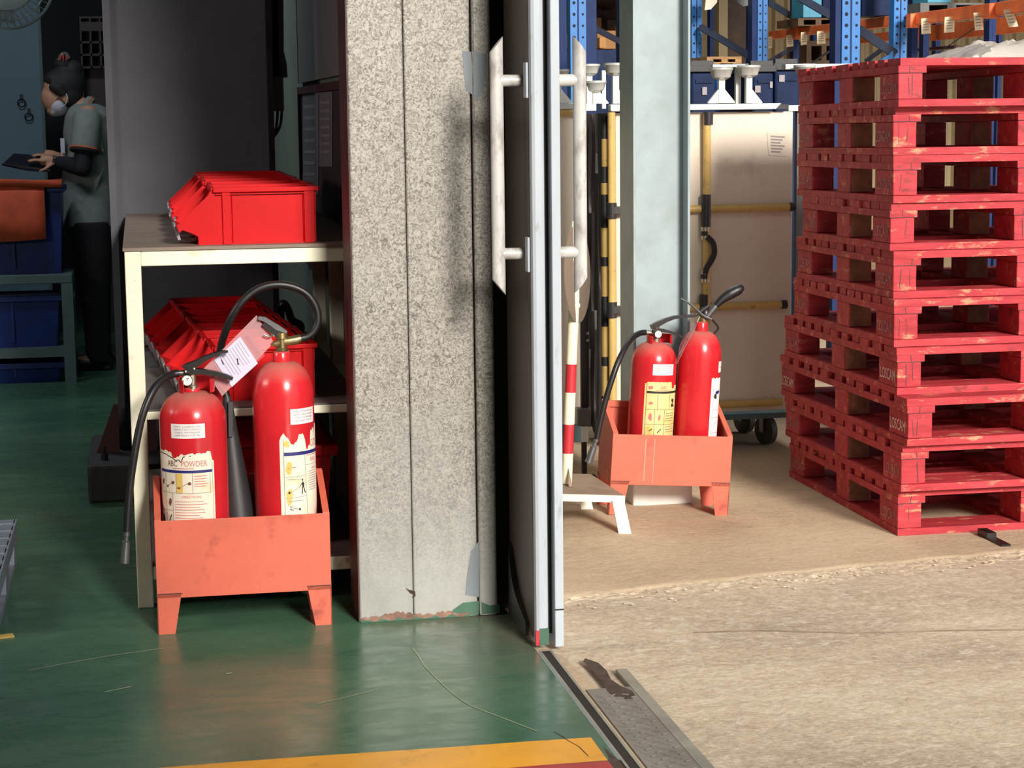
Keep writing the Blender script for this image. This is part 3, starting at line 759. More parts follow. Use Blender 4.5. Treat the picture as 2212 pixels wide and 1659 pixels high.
def picking_bin(name, lab, x, y, z, rz, grp):
    """open fronted red picking bin, mouth towards -x; origin under the near right corner of its body"""
    t = thing(name, lab, 'bin', (x, y, z), (0, 0, rz), grp)
    XF[t.name] = Matrix()
    L, Wd, Hh, w = .31, .205, .148, .004          # body runs from x = -L to 0 and y = 0 .. Wd
    prof = [(-L + .0, 0), (-L, .022), (-L - .012, .030), (-L - .04, .040), (-L - .05, .034), (-L - .056, .052), (-.262, Hh), (.006, Hh), (0, 0)]
    for yy in (0, Wd - w): build('side_wall', G().prism([(px, yy, pz) for px, pz in prof], (0, w, 0)), 'bin_red', t)
    g = G(); g.box((-L, w, 0), (0, Wd - w, w)); g.box((-w, w, w), (.004, Wd - w, Hh)); build('back_and_floor', g, 'bin_red', t)
    fr = build('front_lip', G().prism([(-L + .004, w, .004), (-L - .001, w, .022), (-L - .04, w, .040), (-L - .05, w, .034), (-L - .056, w, .055), (-L - .046, w, .052), (-L + .008, w, .026)], (0, Wd - 2 * w, 0)), 'bin_red', t)
    build('label_slot', G().box((-L - .0575, .03, .012), (-L - .050, Wd - .03, .054), Matrix.Rotation(-.25, 3, 'Y')), 'bin_label', fr)
    g = G()
    for y0, y1 in ((-.010, .002), (Wd - .002, Wd + .010)): g.box((-.268, y0, Hh - .010), (.012, y1, Hh + .002))
    g.box((-.004, 0, Hh - .010), (.014, Wd, Hh + .002)); g.box((-.274, 0, Hh - .008), (-.262, Wd, Hh + .002))
    build('rim', g, 'bin_red', t, bevel=.0015)
    for px, wd_ in ((-.245, .022), (-.028, .028)):
        for y0 in (-.007, Wd - .001): build('post_rib', G().box((px, y0, 0), (px + wd_, y0 + .008, Hh - .008)), 'bin_red', t, bevel=.0015)
    g = G(); g.tube([(-.2185, -.0045, .005), (-.2185, -.0045, Hh - .016)], .001, 6); g.tube([(-.03, -.0045, .005), (-.03, -.0045, Hh - .016)], .001, 6); g.box((-.262, -.008, Hh - .016), (.0, -.0, Hh - .0135))
    build('edge_rib', g, 'bin_red', t)
    return t
b0 = picking_bin('picking_bin', 'nearest red picking bin of the row on top of the bench', .461, 5.212, .967, .012, 'red bins on the bench top')
kids_of(b0)
nth = ['', 'second', 'third', 'fourth', 'fifth', 'sixth', 'seventh']
for k in range(1, 6):
    dup(b0, (.461 + (.006, -.004, .004, .0, .003)[k - 1], 5.212 + .262 * k, .967), (0, 0, (.004, -.008, .01, -.004, .006)[k - 1]), '%s red picking bin from the front in the row on top of the bench' % nth[k] if k < 5 else 'rearmost red picking bin of the row on top of the bench')
for k in range(7):
    y = 5.27 + .21 * k
    dup(b0, (.452 - .066 * (y - 5.27), y, .537), (0, 0, .04), ('nearest' if k == 0 else nth[k] if k < 6 else 'rearmost') + ' red picking bin%s in the row on the middle shelf' % (' from the front' if 0 < k < 6 else ''), 'red bins on the middle shelf')
# big red bins on the bottom shelf
tub('storage_bin', 'large dark red bin on the bottom shelf behind the extinguishers', .06, .50, 5.30, 5.80, .118, .40, 'bin_red', 'red bins on the bottom shelf')
tub('storage_bin', 'large red bin farther back on the bottom shelf', .06, .50, 5.86, 6.36, .118, .40, 'bin_red', 'red bins on the bottom shelf')
tag(build('cable_coil', G().tube(smooth_pts([at(606, 700, 6.82), at(607, 668, 6.82), at(612, 655, 6.82), at(622, 668, 6.82), at(630, 690, 6.82), at(640, 697, 6.82), at(650, 705, 6.82), at(645, 735, 6.82)]), .014, 10), 'conduit', smooth=True), 'black cable loop lying at the rear of the middle shelf', 'cable')

# ------------------------------------------------------------------ extinguisher stands
def stand(lab, loc, rot, wdt, hf, hb, zb, depth=.195):
    t = thing('extinguisher_stand', lab, 'stand', loc, rot)
    XF[t.name] = Matrix(); w = .004; x0, x1 = -wdt / 2, wdt / 2
    build('front_plate', G().box((x0, 0, zb), (x1, w, hf)), 'stand_red', t, bevel=.001)
    build('back_plate', G().box((x0, depth - w, zb), (x1, depth, hb)), 'stand_red', t, bevel=.001)
    build('back_hem', G().box((x0 + .004, depth - .012, hb - .02), (x1 - .004, depth - w, hb)), 'stand_red', t)
    for x in (x0, x1 - w):
        build('side_plate', G().prism([(x, w, zb), (x, depth - w, zb), (x, depth - w, hb), (x, w, hf)], (w, 0, 0)), 'stand_red', t)
    for x, o in ((x0 + .0, 1), (x1, -1)):
        build('side_hem', G().prism([(x + o * .001, .001, hf - .002), (x + o * .001, depth - .001, hb - .002), (x + o * .001, depth - .001, hb + .004), (x + o * .001, .001, hf + .004)], (o * .016, 0, 0)), 'stand_red', t)
    build('base_plate', G().box((x0 + w, w, zb), (x1 - w, depth - w, zb + w)), 'stand_red', t)
    for s in (-1, 1):
        for y, nm in ((0, 0), (depth - .03, 1)):
            X = lambda v: s * v
            h = wdt / 2
            poly = [(X(h), y, zb + .012), (X(h), y, 0), (X(h - .043), y, 0), (X(h - .060), y, zb + .002), (X(h - .062), y, zb + .012)]
            if s > 0: poly = poly[::-1]
            g = G().prism(poly, (0, .003, 0)); g.add([(X(h), y, 0), (X(h), y + .03, 0), (X(h), y + .03, zb + .01), (X(h), y, zb + .01), (X(h - .003), y, 0), (X(h - .003), y + .03, 0), (X(h - .003), y + .03, zb + .01), (X(h - .003), y, zb + .01)],
                 [(0, 1, 2, 3), (7, 6, 5, 4), (0, 4, 5, 1), (2, 6, 7, 3), (1, 5, 6, 2), (0, 3, 7, 4)])
            build('leg', g, 'stand_red', t)
    build('weld_seam', G().box((x0 + .001, -.001, zb + .011), (x0 + .064, 0.0, zb + .013)), 'plinth_red', t); build('weld_seam', G().box((x1 - .064, -.001, zb + .011), (x1 - .001, 0.0, zb + .013)), 'plinth_red', t)
    return t
stand('red steel extinguisher stand on the green floor in front of the cream bench', (.2285, 4.875, 0), (0, 0, -.006), .443, .294, .372, .093)
TILT = .062
st2 = stand('red steel extinguisher stand on the concrete before the blue steel column', (1.645, 5.94, .008), (0, TILT, -.02), .398, .262, .345, .098)
XF[st2.name] = Matrix()
build('paint_run', G().box((-.092, -.0008, .112), (-.088, 0, .25)), 'paint_run', st2, label='pale paint run'); build('paint_run', G().box((-.062, -.0008, .105), (-.059, 0, .25)), 'paint_run', st2)

# ------------------------------------------------------------------ fire extinguishers
def extinguisher(lab, loc, r, hs, hn, hv, rot=(0, 0, 0), neck=.024, cone=1.6):
    t = thing('fire_extinguisher', lab, 'fire extinguisher', loc, rot)
    M = XF[t.name]; XF[t.name] = Matrix()
    pr = [(r * .9, 0), (r, .01), (r, hs)]
    for k in range(1, 9):
        a = k / 8 * PI / 2; pr.append((neck + (r - neck) * math.cos(a), hs + (hn - hs) * math.sin(a)))
    pr += [(neck, hv - .004), (neck - .003, hv)]
    build('cylinder', G().lathe(pr, seg=48), 'ext_red', t, smooth=True)
    return t, M
def cylfn(r, a0=0.):                # u = arc length from the camera-facing line, v = height
    def fn(u, v): a = u / r - PI / 2 + a0; return (r * math.cos(a), r * math.sin(a), v)
    return fn
def lines(g, fn, u0, u1, vs, rnd, w=.0016, gap=.25):
    for v in vs: strip(g, fn, u0, v - w / 2, u0 + (u1 - u0) * rnd.uniform(1 - gap, 1), v + w / 2, 6)
def sticker(t, r, u0, u1, v0, v1, a0=0., words=None):
    fn = cylfn(r + .0006, a0); fp = cylfn(r + .0012, a0); rnd = random.Random(int(u0 * 1e4))
    s = build('inspection_sticker', strip(G(), fn, u0, v0, u1, v1, 10), 'paper_white', t, smooth=True)
    g = G(); h = v1 - v0
    for k, wd_ in enumerate(words or ['DRY CHEMICAL', 'INSPECT EACH MONTH', 'CHECK THE PRESSURE', 'KEEP READY FOR USE']):
        put_text(g, fp, wd_, h * .17, (u0 + u1) / 2, v1 - h * (.24 + .2 * k), (u1 - u0) * .86 / (len(wd_) * h * .11), 1)
    build('print', g, 'ink_grey', s)

# 1 powder extinguisher, left stand
E1 = Vector((.1145, 4.972, .0975)); R1 = .0855
e1, M1 = extinguisher('shorter red powder extinguisher with gauge and hose at left in the stand by the bench', E1, R1, .438, .512, .522, neck=.022)
sticker(e1, R1, -.062, .028, .403, .440)
lab = cylfn(R1 + .0006); lp = cylfn(R1 + .0012); lq = cylfn(R1 + .0010)
us = [-.115 + .165 * i / 36 for i in range(37)]; rnd = random.Random(4)
tops = [.358 + (.008 if i < 12 else -.004 if i < 17 else .002) + rnd.uniform(-.003, .003) + .012 * abs(i - 15) / 36 for i in range(37)]; tops[-1] = .342; tops[-2] = .345
L = build('label', patch(G(), lab, us, [.05] * 37, tops), 'paper_aged', e1, smooth=True, label='scuffed paper label reading ABC POWDER')
build('band', strip(G(), lp, -.11, .314, .044, .321, 20), 'ink_blue', L)
g = G(); put_text(g, lp, 'ABC', .022, -.062, .331, .75, .95); build('print', g, 'ink_brown', L, label='brown letters ABC')
g = put_text(G(), lp, 'POWDER', .022, -.003, .331, .72, .95); build('print', g, 'ink_red', L, label='faded red letters POWDER')
g = G(); rnd = random.Random(9)
for u in (-.088, -.052, -.008, .038): line(g, lp, u, .262, u, .313)
line(g, lp, -.112, .262, .042, .262); line(g, lp, -.064, .262, -.064, .06); line(g, lp, -.088, .262, -.088, .06); line(g, lp, -.112, .216, -.064, .216); line(g, lp, .045, .05, .045, .34, .001); line(g, lp, -.112, .168, -.064, .168)
build('print', g, 'ink_grey', L)
g = G(); lines(g, lp, -.004, .034, [.306, .299, .292, .286, .280], rnd); put_text(g, lp, 'DIRECTIONS', .010, -.012, .2495, .9, .9)
lines(g, lp, -.058, .03, [.240, .233, .226, .219, .212, .205, .198, .191, .184], rnd); lines(g, lp, -.06, .0, [.3255], rnd); build('print', g, 'ink_red', L)
g = G()
for (u, v, a, b, s) in ((-.100, .288, .006, .008, 1), (-.062, .289, .005, .006, 2), (-.081, .278, .004, .004, 3), (-.016, .288, .006, .005, 4), (-.045, .275, .005, .003, 5), (-.074, .238, .006, .012, 6)): blot(g, lp, u, v, a, b, s)
line(g, lp, -.078, .28, -.066, .288); line(g, lp, -.04, .277, -.02, .288); build('print', g, 'ink_brown', L)
g = G(); line(g, lp, -.080, .185, -.070, .205, .003); line(g, lp, -.02, .172, .0, .182, .004); blot(g, lp, -.105, .165, .01, .05, 3); build('print', g, 'ink_dark', L)
g = G(); strip(g, lq, -.051, .263, -.034, .312); blot(g, lq, -.012, .177, .024, .02, 8); build('stain', g, 'ink_ochre', L)
g = G()
for a, b in (((-.112, .362), (-.085, .360)), ((-.085, .360), (-.06, .352)), ((-.06, .352), (-.05, .345)), ((-.05, .345), (-.043, .349)), ((-.043, .349), (-.036, .341)), ((-.036, .341), (-.03, .356)), ((-.03, .356), (-.01, .358))): line(g, lq, *a, *b, .0022)
build('tear', g, 'ink_dark', L)
XF[e1.name] = M1
Yv = 4.955
v_ = build('valve', G().lathe([(.014, 0), (.014, .012), (.010, .014), (.010, .045), (.013, .048), (.013, .058)], at(416, 842, 4.965), 14), 'nickel', e1, smooth=True)
build('outlet', G().tube([at(412, 805, 4.965), at(384, 806, 4.965)], .0075, 10), 'fitting_grey', v_, smooth=True)
c = at(404, 822, 4.945)
ga = build('pressure_gauge', G().lathe([(.013, 0), (.0145, .002), (.0145, .012), (.008, .016)], c, 24, (0, 1, 0)), 'nickel', e1, smooth=True)
build('dial', G().lathe([(.0001, -.0012), (.0125, -.001), (.0125, .0005)], c, 24, (0, 1, 0)), 'gauge_white', ga)
g = G(); ff = lambda u, v: (c.x + u, c.y - .0018, c.z + v)
line(g, ff, 0, .0, .004, .006, .0014); line(g, ff, -.003, .005, .005, .0055, .0012); build('needle', g, 'ink_dark', ga)
def plate(name, pts, wds, th, par, m, Y0):       # pressed steel lever of given half heights along a pixel path
    P = [at(x, y, Y0) for x, y in pts]; n = len(P); up_, lo_ = [], []
    for i, p in enumerate(P):
        d = (P[min(i + 1, n - 1)] - P[max(i - 1, 0)]).normalized(); nn = Vector((-d.z, 0, d.x))
        up_.append(p + nn * wds[i]); lo_.append(p - nn * wds[i])
    g = G()
    for i in range(n - 1): g.prism([lo_[i], lo_[i + 1], up_[i + 1], up_[i]], (0, th, 0))
    return build(name, g, m, par, smooth=True, ang=30)
lv = plate('squeeze_lever', [(398, 798), (404, 792), (425, 786), (445, 774), (468, 765), (480, 761), (493, 760)], [.008, .007, .008, .006, .004, .003, .002], .022, e1, 'black_steel', 4.945)
plate('carry_handle', [(400, 800), (412, 803), (430, 803), (455, 806), (475, 809), (490, 814), (503, 819)], [.006, .008, .007, .006, .005, .005, .004], .022, e1, 'black_steel', 4.944)
for x, y in ((401, 803), (419, 797)): build('rivet', G().lathe([(.0032, 0), (.0028, .0015), (.001, .002)], at(x, y, 4.9435), 10, (0, -1, 0)), 'nickel', lv, smooth=True)
g = G()
cc = at(425, 842, 4.972); cz = cc.z - .004
for k in range(17):
    a = -.5 + k * (PI + 1.0) / 16
ar = [(.046 * math.cos(-.75 + k * 4.6 / 20), .046 * math.sin(-.75 + k * 4.6 / 20)) for k in range(21)]
for (ax, ay), (bx, by) in zip(ar, ar[1:]):
    g.hexa([(cc.x + ax, cc.y + ay, cz), (cc.x + ax * .95, cc.y + ay * .95, cz), (cc.x + bx * .95, cc.y + by * .95, cz), (cc.x + bx, cc.y + by, cz)], [(cc.x + ax, cc.y + ay, cz + .034), (cc.x + ax * .95, cc.y + ay * .95, cz + .034), (cc.x + bx * .95, cc.y + by * .95, cz + .034), (cc.x + bx, cc.y + by, cz + .034)])
build('guard_collar', g, 'ext_red', e1, smooth=True)
hp = [at(*p) for p in ((386, 806, 4.96), (372, 809, 4.955), (350, 820, 4.93), (330, 845, 4.905), (312, 885, 4.89), (300, 930, 4.885), (290, 985, 4.88), (282, 1040, 4.88), (277, 1095, 4.88), (274, 1148, 4.88))]
build('hose', G().tube(smooth_pts(hp, 5), .0098, 12), 'black_rubber', e1, smooth=True)
a, b = at(274, 1146, 4.88), at(269, 1216, 4.88); d = (b - a).normalized()
nz = build('nozzle', G().tube([a, a + d * .014, a + d * .016, a + d * .026, a + d * .028, b], [.0085, .0085, .0065, .0065, .0105, .0125], 14), 'fitting_grey', e1, smooth=True)

# 2 taller extinguisher with black horn, left stand
E2 = Vector((.3465, 4.974, .0975)); R2 = .0795
e2, M2 = extinguisher('taller red extinguisher with looped hose and black horn, in the stand by the bench', E2, R2, .492, .580, .607, neck=.0225)
sticker(e2, R2, .012, .092, .426, .466)
lab = cylfn(R2 + .0006); lp = cylfn(R2 + .0012); lq = cylfn(R2 + .0010)
us = [-.018 + .133 * i / 36 for i in range(37)]; rnd = random.Random(14)
tops = [.388 + .014 * math.sin(i * .5) * (i < 22) - (.02 if 20 <= i < 25 else 0) + (.02 if 25 <= i < 31 else 0) + (.03 if i >= 32 else 0) + rnd.uniform(-.004, .004) for i in range(37)]
L = build('label', patch(G(), lab, us, [.05] * 37, tops), 'paper_aged', e2, smooth=True, label='torn yellowed paper label with blue band')
build('band', strip(G(), lp, -.008, .346, .115, .355, 16), 'ink_blue', L)
g = G(); line(g, lp, -.008, .39, -.008, .06, .0014); line(g, lp, -.008, .290, .052, .292); line(g, lp, -.006, .236, .054, .238); line(g, lp, .050, .345, .055, .19); line(g, lp, -.005, .184, .11, .182); line(g, lp, .052, .318, .11, .318)
lines(g, lp, .062, .105, [.30, .294, .288, .282, .276, .270, .264, .258, .252], random.Random(3)); lines(g, lp, .0, .045, [.284, .228], random.Random(5)); build('print', g, 'ink_grey', L)
g = G()                                 # picture of a man sweeping the nozzle, and of a nozzle close up
blot(g, lp, .041, .281, .0028, .003, 1); patch(g, lp, [.0385, .0415, .0455], [.270, .262, .262], [.272, .277, .272])
line(g, lp, .040, .264, .039, .244, .0028); line(g, lp, .0435, .263, .049, .246, .0028); line(g, lp, .041, .274, .032, .264, .0018); line(g, lp, .032, .264, .006, .249, .0009); blot(g, lp, .004, .250, .004, .005, 7)
blot(g, lp, .031, .205, .004, .004, 3); line(g, lp, .004, .208, .012, .204, .002); line(g, lp, .012, .204, .016, .209, .001); line(g, lp, .016, .209, .028, .206, .0012); line(g, lp, .005, .216, .009, .209, .0015); line(g, lp, .012, .217, .011, .21, .001); line(g, lp, .003, .313, .022, .316, .0016)
build('print', g, 'ink_dark', L)
g = G(); put_text(g, lp, 'CO2', .022, .088, .364, .7, 1.2); lines(g, lp, .055, .11, [.3425], random.Random(2)); put_text(g, lp, 'FIRE', .012, .082, .325, 1.1, 1.3); lines(g, lp, .075, .1, [.309, .306], random.Random(8)); build('print', g, 'ink_red', L)
g = G(); blot(g, lq, .0, .376, .008, .010, 5); blot(g, lq, .004, .315, .010, .02, 6); blot(g, lq, .004, .24, .008, .03, 2); build('stain', g, 'ink_ochre', L)
XF[e2.name] = M2
Y2 = 4.974
v_ = build('valve', G().lathe([(.017, 0), (.018, .004), (.013, .007), (.013, .03), (.016, .032), (.015, .046), (.006, .05)], at(609, 757, Y2), 16), 'brass', e2, smooth=True)
build('safety_plug', G().tube([at(608, 741, Y2), at(600, 741, Y2 - .004), at(590, 744, Y2 - .012)], [.008, .009, .007], 10), 'brass', v_, smooth=True)
build('outlet', G().tube([at(612, 738, Y2), at(640, 734, Y2), at(650, 731, Y2)], [.012, .013, .011], 12), 'brass', v_, smooth=True)
plate('squeeze_lever', [(558, 687), (572, 690), (586, 699), (600, 708), (620, 718)], [.004, .006, .006, .007, .003], .024, e2, 'fitting_grey', Y2 - .012)
plate('carry_handle', [(568, 700), (584, 712), (600, 722), (612, 725)], [.004, .007, .008, .006], .022, e2, 'black_steel', Y2 - .011)
build('safety_pin', G().tube(smooth_pts([at(570, 723, Y2 - .014), at(582, 727, Y2 - .014), at(591, 722, Y2 - .014)], 3), .0025, 8), 'chrome', e2, smooth=True)
hp = [at(x, y, Y) for x, y, Y in ((648, 731, Y2), (664, 727, Y2), (680, 712, Y2), (687, 690, Y2), (682, 662, Y2), (665, 637, Y2), (640, 622, Y2), (608, 615, Y2), (575, 618, Y2), (545, 632, Y2), (516, 660, Y2), (497, 692, Y2 + .01), (484, 725, Y2 + .03), (476, 756, Y2 + .05), (474, 790, 5.035), (482, 830, 5.035), (490, 858, 5.03))]
build('hose', G().tube(smooth_pts(hp, 5), .0098, 12), 'black_rubber', e2, smooth=True)
a, b = at(490, 856, 5.03), at(517, 1125, 5.005)
hn = build('discharge_horn', G().tube([a, a.lerp(b, .06), a.lerp(b, .3), a.lerp(b, .55), b], [.010, .013, .020, .029, .043], 20), 'horn_black', e2, smooth=True)
build('horn_grip', G().prism([at(493, 868, 5.0), at(503, 868, 5.0), at(508, 905, 4.995), at(503, 944, 4.992), at(494, 944, 4.992)], (0, .008, 0)), 'black_rubber', hn)
# tag sleeve hanging from the tall extinguisher
tg = thing('inspection_tag', 'clear plastic sleeve with red card and white checklist hanging between the left extinguishers', 'tag', at(560, 690, 4.93))
def tagp(x, y, dy=0): return at(x, y, 4.974 + dy + .0003 * (600 - x) * .2)
build('sleeve', G().prism([tagp(554, 681), tagp(592, 740), tagp(480, 856), tagp(440, 796)][::-1], (0, .0008, 0)), 'sleeve', tg)
rc = build('card', G().prism([tagp(537, 713, .001), tagp(572, 768, .001), tagp(485, 848, .001), tagp(446, 793, .001)][::-1], (0, .0006, 0)), 'tag_red', tg, label='red card')
cl = build('checklist', G().prism([tagp(519, 727, -.0014), tagp(557, 785, -.0014), tagp(501, 836, -.0014), tagp(463, 778, -.0014)][::-1], (0, .0008, 0)), 'paper_lilac', tg, label='white checklist')
g = G(); A, B, C_, D = [Vector(p) for p in (tagp(519, 727, -.0018), tagp(557, 785, -.0018), tagp(501, 836, -.0018), tagp(463, 778, -.0018))]
def onq(u, v): return A.lerp(B, u).lerp(D.lerp(C_, u), v)
rnd = random.Random(21)
for k in range(9):
    v = .1 + .09 * k; line(g, onq, .08, v, rnd.uniform(.6, .92), v, .014)
build('print', g, 'ink_grey', cl)
g = G(); line(g, onq, .45, .42, .62, .5, .04); line(g, onq, .12, .82, .3, .85, .03); build('signature', g, 'tablet_dark', cl)
g = G(); A, B, C_, D = [Vector(p) for p in (tagp(533, 717, -.0004), tagp(568, 772, -.0004), tagp(560, 780, -.0004), tagp(524, 724, -.0004))]
for k in range(3): line(g, onq, .1, .2 + .3 * k, .9, .2 + .3 * k, .05)
A, B, C_, D = [Vector(p) for p in (tagp(462, 783, -.0004), tagp(497, 836, -.0004), tagp(487, 845, -.0004), tagp(450, 792, -.0004))]
for k in range(3): line(g, onq, .1, .2 + .3 * k, .9, .2 + .3 * k, .05)
build('print', g, 'stencil', rc)
build('string', G().tube([tagp(560, 694, -.001), tagp(578, 715, .02), at(592, 726, Y2 - .016)], .001, 5), 'cream_paint', tg)

# ------------------------------------------------------------------ person at the packing table
YP = 10.3
pe = thing('person', 'person in grey polo shirt and white face mask looking down at a tablet', 'person', (-.27, YP, 0))
def P(x, y, dy=0): return at(x, y, YP + dy)
g = G()
ctr = P(131, 197); Rh = Matrix.Rotation(math.radians(-26), 3, 'Y')
g.ball(ctr + Vector((.014, 0, .022)), (.098, .076, .098), 24, 16, Rh)                      # skull
g.ball(P(120, 214), (.070, .062, .082), 20, 14, Rh)                                       # face
g.ball(P(118, 236), (.042, .045, .036), 16, 10, Rh)                                       # jaw
nose = [P(100, 206), P(97, 214), P(99, 221), P(106, 224)]; g.tube(nose, [.010, .013, .015, .012], 10)
for s in (-1, 1):
    g.ball(P(107, 207, .030 * s), (.012, .014, .010), 10, 8)                              # eyes
    g.ball(P(140, 212, .074 * s), (.020, .010, .032), 12, 8, Rh)                          # ears
g.tube([P(108, 226, -.018), P(107, 228, 0), P(108, 226, .018)], [.006, .008, .006], 8)     # mouth
g.tube([P(150, 212), P(165, 226), P(182, 240)], [.052, .054, .066], 18)                   # neck
rings = []
for x, y, rx, ry in ((188, 232, .07, .11), (193, 248, .105, .17), (194, 280, .115, .165), (192, 330, .108, .145), (190, 390, .108, .135), (192, 440, .118, .155), (194, 480, .118, .165), (195, 500, .1, .16)):
    c = P(x, y); rings.append((c, rx, ry))
g.loft(rings[::-1], 24)
for s in (-1, 1):                                                                          # arms
    sh = P(190, 250, .165 * s); el = P(178 if s < 0 else 172, 362, .215 * s); wr_ = P(121 if s < 0 else 128, 349 if s < 0 else 338, .09 * s if s < 0 else .11)
    g.tube([sh, sh.lerp(el, .5), el], [.052, .044, .037], 14); g.tube([el, el.lerp(wr_, .45), wr_], [.037, .034, .022], 14)
    g.ball(el, .038); g.ball(sh, .054)
    kn = wr_ + Vector((-.075, -.005 * s, .010)); g.tube([wr_, wr_.lerp(kn, .5), kn], [.021, .030, .028], 12, flat=.8)
    for k in range(4):
        o_ = Vector((0, (k - 1.5) * .017, -.003 * abs(k - 1.5))); L_ = (.062, .072, .068, .052)[k]
        a = kn + o_; b = a + Vector((-L_ * .5, 0, .004)); c = b + Vector((-L_ * .45, 0, -.008)); g.tube([a + Vector((.02, 0, 0)), a, b, c], [.0085, .0085, .0078, .006], 8)
    a = wr_ + Vector((-.02, .012 * s, -.012)); g.tube([a, a + Vector((-.035, .016 * s, -.024)), a + Vector((-.066, .012 * s, -.036))], [.011, .009, .007], 8)
for s in (-1, 1):                                                                          # legs
    hp_ = P(195, 488, .085 * s); kn = P(205 if s < 0 else 208, 630, .085 * s); an = P(213 if s < 0 else 217, 772, .075 * s)
    g.tube([hp_, hp_.lerp(kn, .5), kn, kn.lerp(an, .35), an], [.095, .082, .062, .058, .04], 16)
    g.ball(an + Vector((-.04, 0, -.02)), (.11, .042, .035))
body = build('body', g, 'skin', pe, smooth=True, ang=80)
rm = body.modifiers.new('one_surface', 'REMESH'); rm.mode = 'VOXEL'; rm.voxel_size = .006; rm.use_smooth_shade = True
sm = body.modifiers.new('soften', 'SMOOTH'); sm.iterations = 2; sm.factor = .5
def cloth(name, gg, m, par, vox=.009, it=3, **kw):
    o = build(name, gg, m, par, smooth=True, ang=80, **kw)
    r = o.modifiers.new('one_surface', 'REMESH'); r.mode = 'VOXEL'; r.voxel_size = vox; r.use_smooth_shade = True
    s_ = o.modifiers.new('soften', 'SMOOTH'); s_.iterations = it; s_.factor = .5; return o
g = G(); rings = []
for x, y, rx, ry in ((183, 224, .062, .085), (190, 234, .100, .16), (195, 250, .128, .20), (195, 285, .138, .19), (194, 330, .130, .165), (192, 372, .134, .158), (193, 420, .142, .172), (195, 462, .142, .182), (195, 487, .145, .184), (195, 489, .13, .17)):
    rings.append((P(x, y), rx, ry))
g.loft(rings[::-1], 28)
for s in (-1, 1):
    sh = P(190, 250, .165 * s); el = P(178 if s < 0 else 172, 362, .215 * s); e2_ = sh.lerp(el, .66)
    g.tube([sh + Vector((0, -.02 * s, .01)), sh.lerp(e2_, .4), e2_], [.072, .073, .072], 18)
rnd = random.Random(8)
for a_, b_ in (((205, 262), (222, 330)), ((170, 430), (200, 450)), ((180, 410), (215, 385)), ((165, 460), (185, 440)), ((225, 360), (200, 420))):
    g.tube([P(*a_, -.165), P(*b_, -.16)], [.006, .012], 8)
shirt = cloth('polo_shirt', g, 'shirt', pe, .008, 3, label='grey polo shirt with orange piping')
for s in (-1, 1):
    sh = P(190, 250, .165 * s); el = P(178 if s < 0 else 172, 362, .215 * s); d = (el - sh).normalized(); c = sh.lerp(el, .635)
    build('cuff_stripe', G().lathe([(.070, -.005), (.0745, -.004), (.0745, .005), (.070, .006)], c, 24, d), 'trim_orange', shirt, smooth=True); build('cuff_band', G().lathe([(.069, .006), (.0735, .0065), (.0735, .018), (.066, .02)], c, 24, d), 'trouser', shirt, smooth=True)
n0 = P(176, 236); nd = (P(165, 226) - P(182, 240)).normalized()
build('collar', G().lathe([(.072, -.02), (.082, -.012), (.078, .012), (.068, .024)], n0 + Vector((.008, 0, 0)), 28, nd), 'shirt', shirt, smooth=True)
build('collar_stripe', G().lathe([(.078, -.004), (.0835, -.003), (.083, .004), (.077, .005)], n0 + Vector((.008, 0, 0)), 28, nd), 'trim_orange', shirt, smooth=True)
build('name_badge', G().box((P(133, 320).x, YP - .13, P(133, 330).z), (P(142, 320).x, YP - .10, P(133, 298).z)), 'mask', shirt)
for s in (-1, 1):
    g = G(); sh = P(190, 250, .165 * s); el = P(178 if s < 0 else 172, 362, .215 * s); wr_ = P(121 if s < 0 else 128, 349 if s < 0 else 338, .09 * s if s < 0 else .11)
    g.tube([sh.lerp(el, .5), el], [.051, .047], 14); g.ball(el, .048); g.tube([el, el.lerp(wr_, .45), wr_.lerp(el, .06)], [.047, .042, .032], 14)
    cloth('arm_sleeve', g, 'sleeve_black', pe, .008, 2, label='black under sleeve')
    if s < 0:
        d = (wr_ - el).normalized(); w_ = build('wrist_watch', G().lathe([(.024, -.008), (.026, -.006), (.026, .006), (.024, .008)], wr_, 18, d), 'trouser', pe, smooth=True)
        build('watch_dial', G().lathe([(.013, 0), (.014, .002), (.012, .007)], wr_ + Vector((-.004, -.014, .020)), 14, (0, -.5, .85)), 'chrome', w_, smooth=True)
g = G()
for s in (-1, 1):
    hp_ = P(195, 478, .085 * s); kn = P(205 if s < 0 else 208, 630, .085 * s); an = P(213 if s < 0 else 217, 784, .075 * s)
    g.tube([hp_, hp_.lerp(kn, .5), kn, kn.lerp(an, .4), an], [.108, .098, .078, .068, .060], 18)
g.ball(P(195, 485), (.132, .172, .11))
cloth('trousers', g, 'trouser', pe, .01, 3, label='black trousers')
for s in (-1, 1):
    an = P(211 if s < 0 else 215, 785, .078 * s); g = G()
    g.ball(Vector((an.x - .045, an.y, .035)), (.135, .046, .034)); g.ball(Vector((an.x + .02, an.y, .05)), (.055, .044, .045)); g.box((an.x - .17, an.y - .04, 0), (an.x + .07, an.y + .04, .015))
    cloth('shoe', g, 'shoe', pe, .008, 2)
g = G()
g.ball(ctr + Vector((.026, 0, .036)), (.101, .084, .094), 24, 16, Rh); g.ball(P(117, 172), (.052, .074, .045), 18, 12); g.ball(P(134, 195), (.05, .080, .045), 18, 12); g.ball(P(150, 205), (.07, .079, .075), 20, 12); g.ball(P(138, 138), (.052, .048, .04), 18, 12); g.ball(P(158, 150), (.05, .05, .05), 16, 10)
g.tube([P(112, 182, -.055), P(128, 192, -.072), P(138, 206, -.078)], [.03, .034, .02], 10); g.tube([P(112, 182, .055), P(128, 192, .072), P(138, 206, .078)], [.03, .034, .02], 10)
cloth('hair', g, 'hair', pe, .006, 2, label='black hair gathered up with a clip')
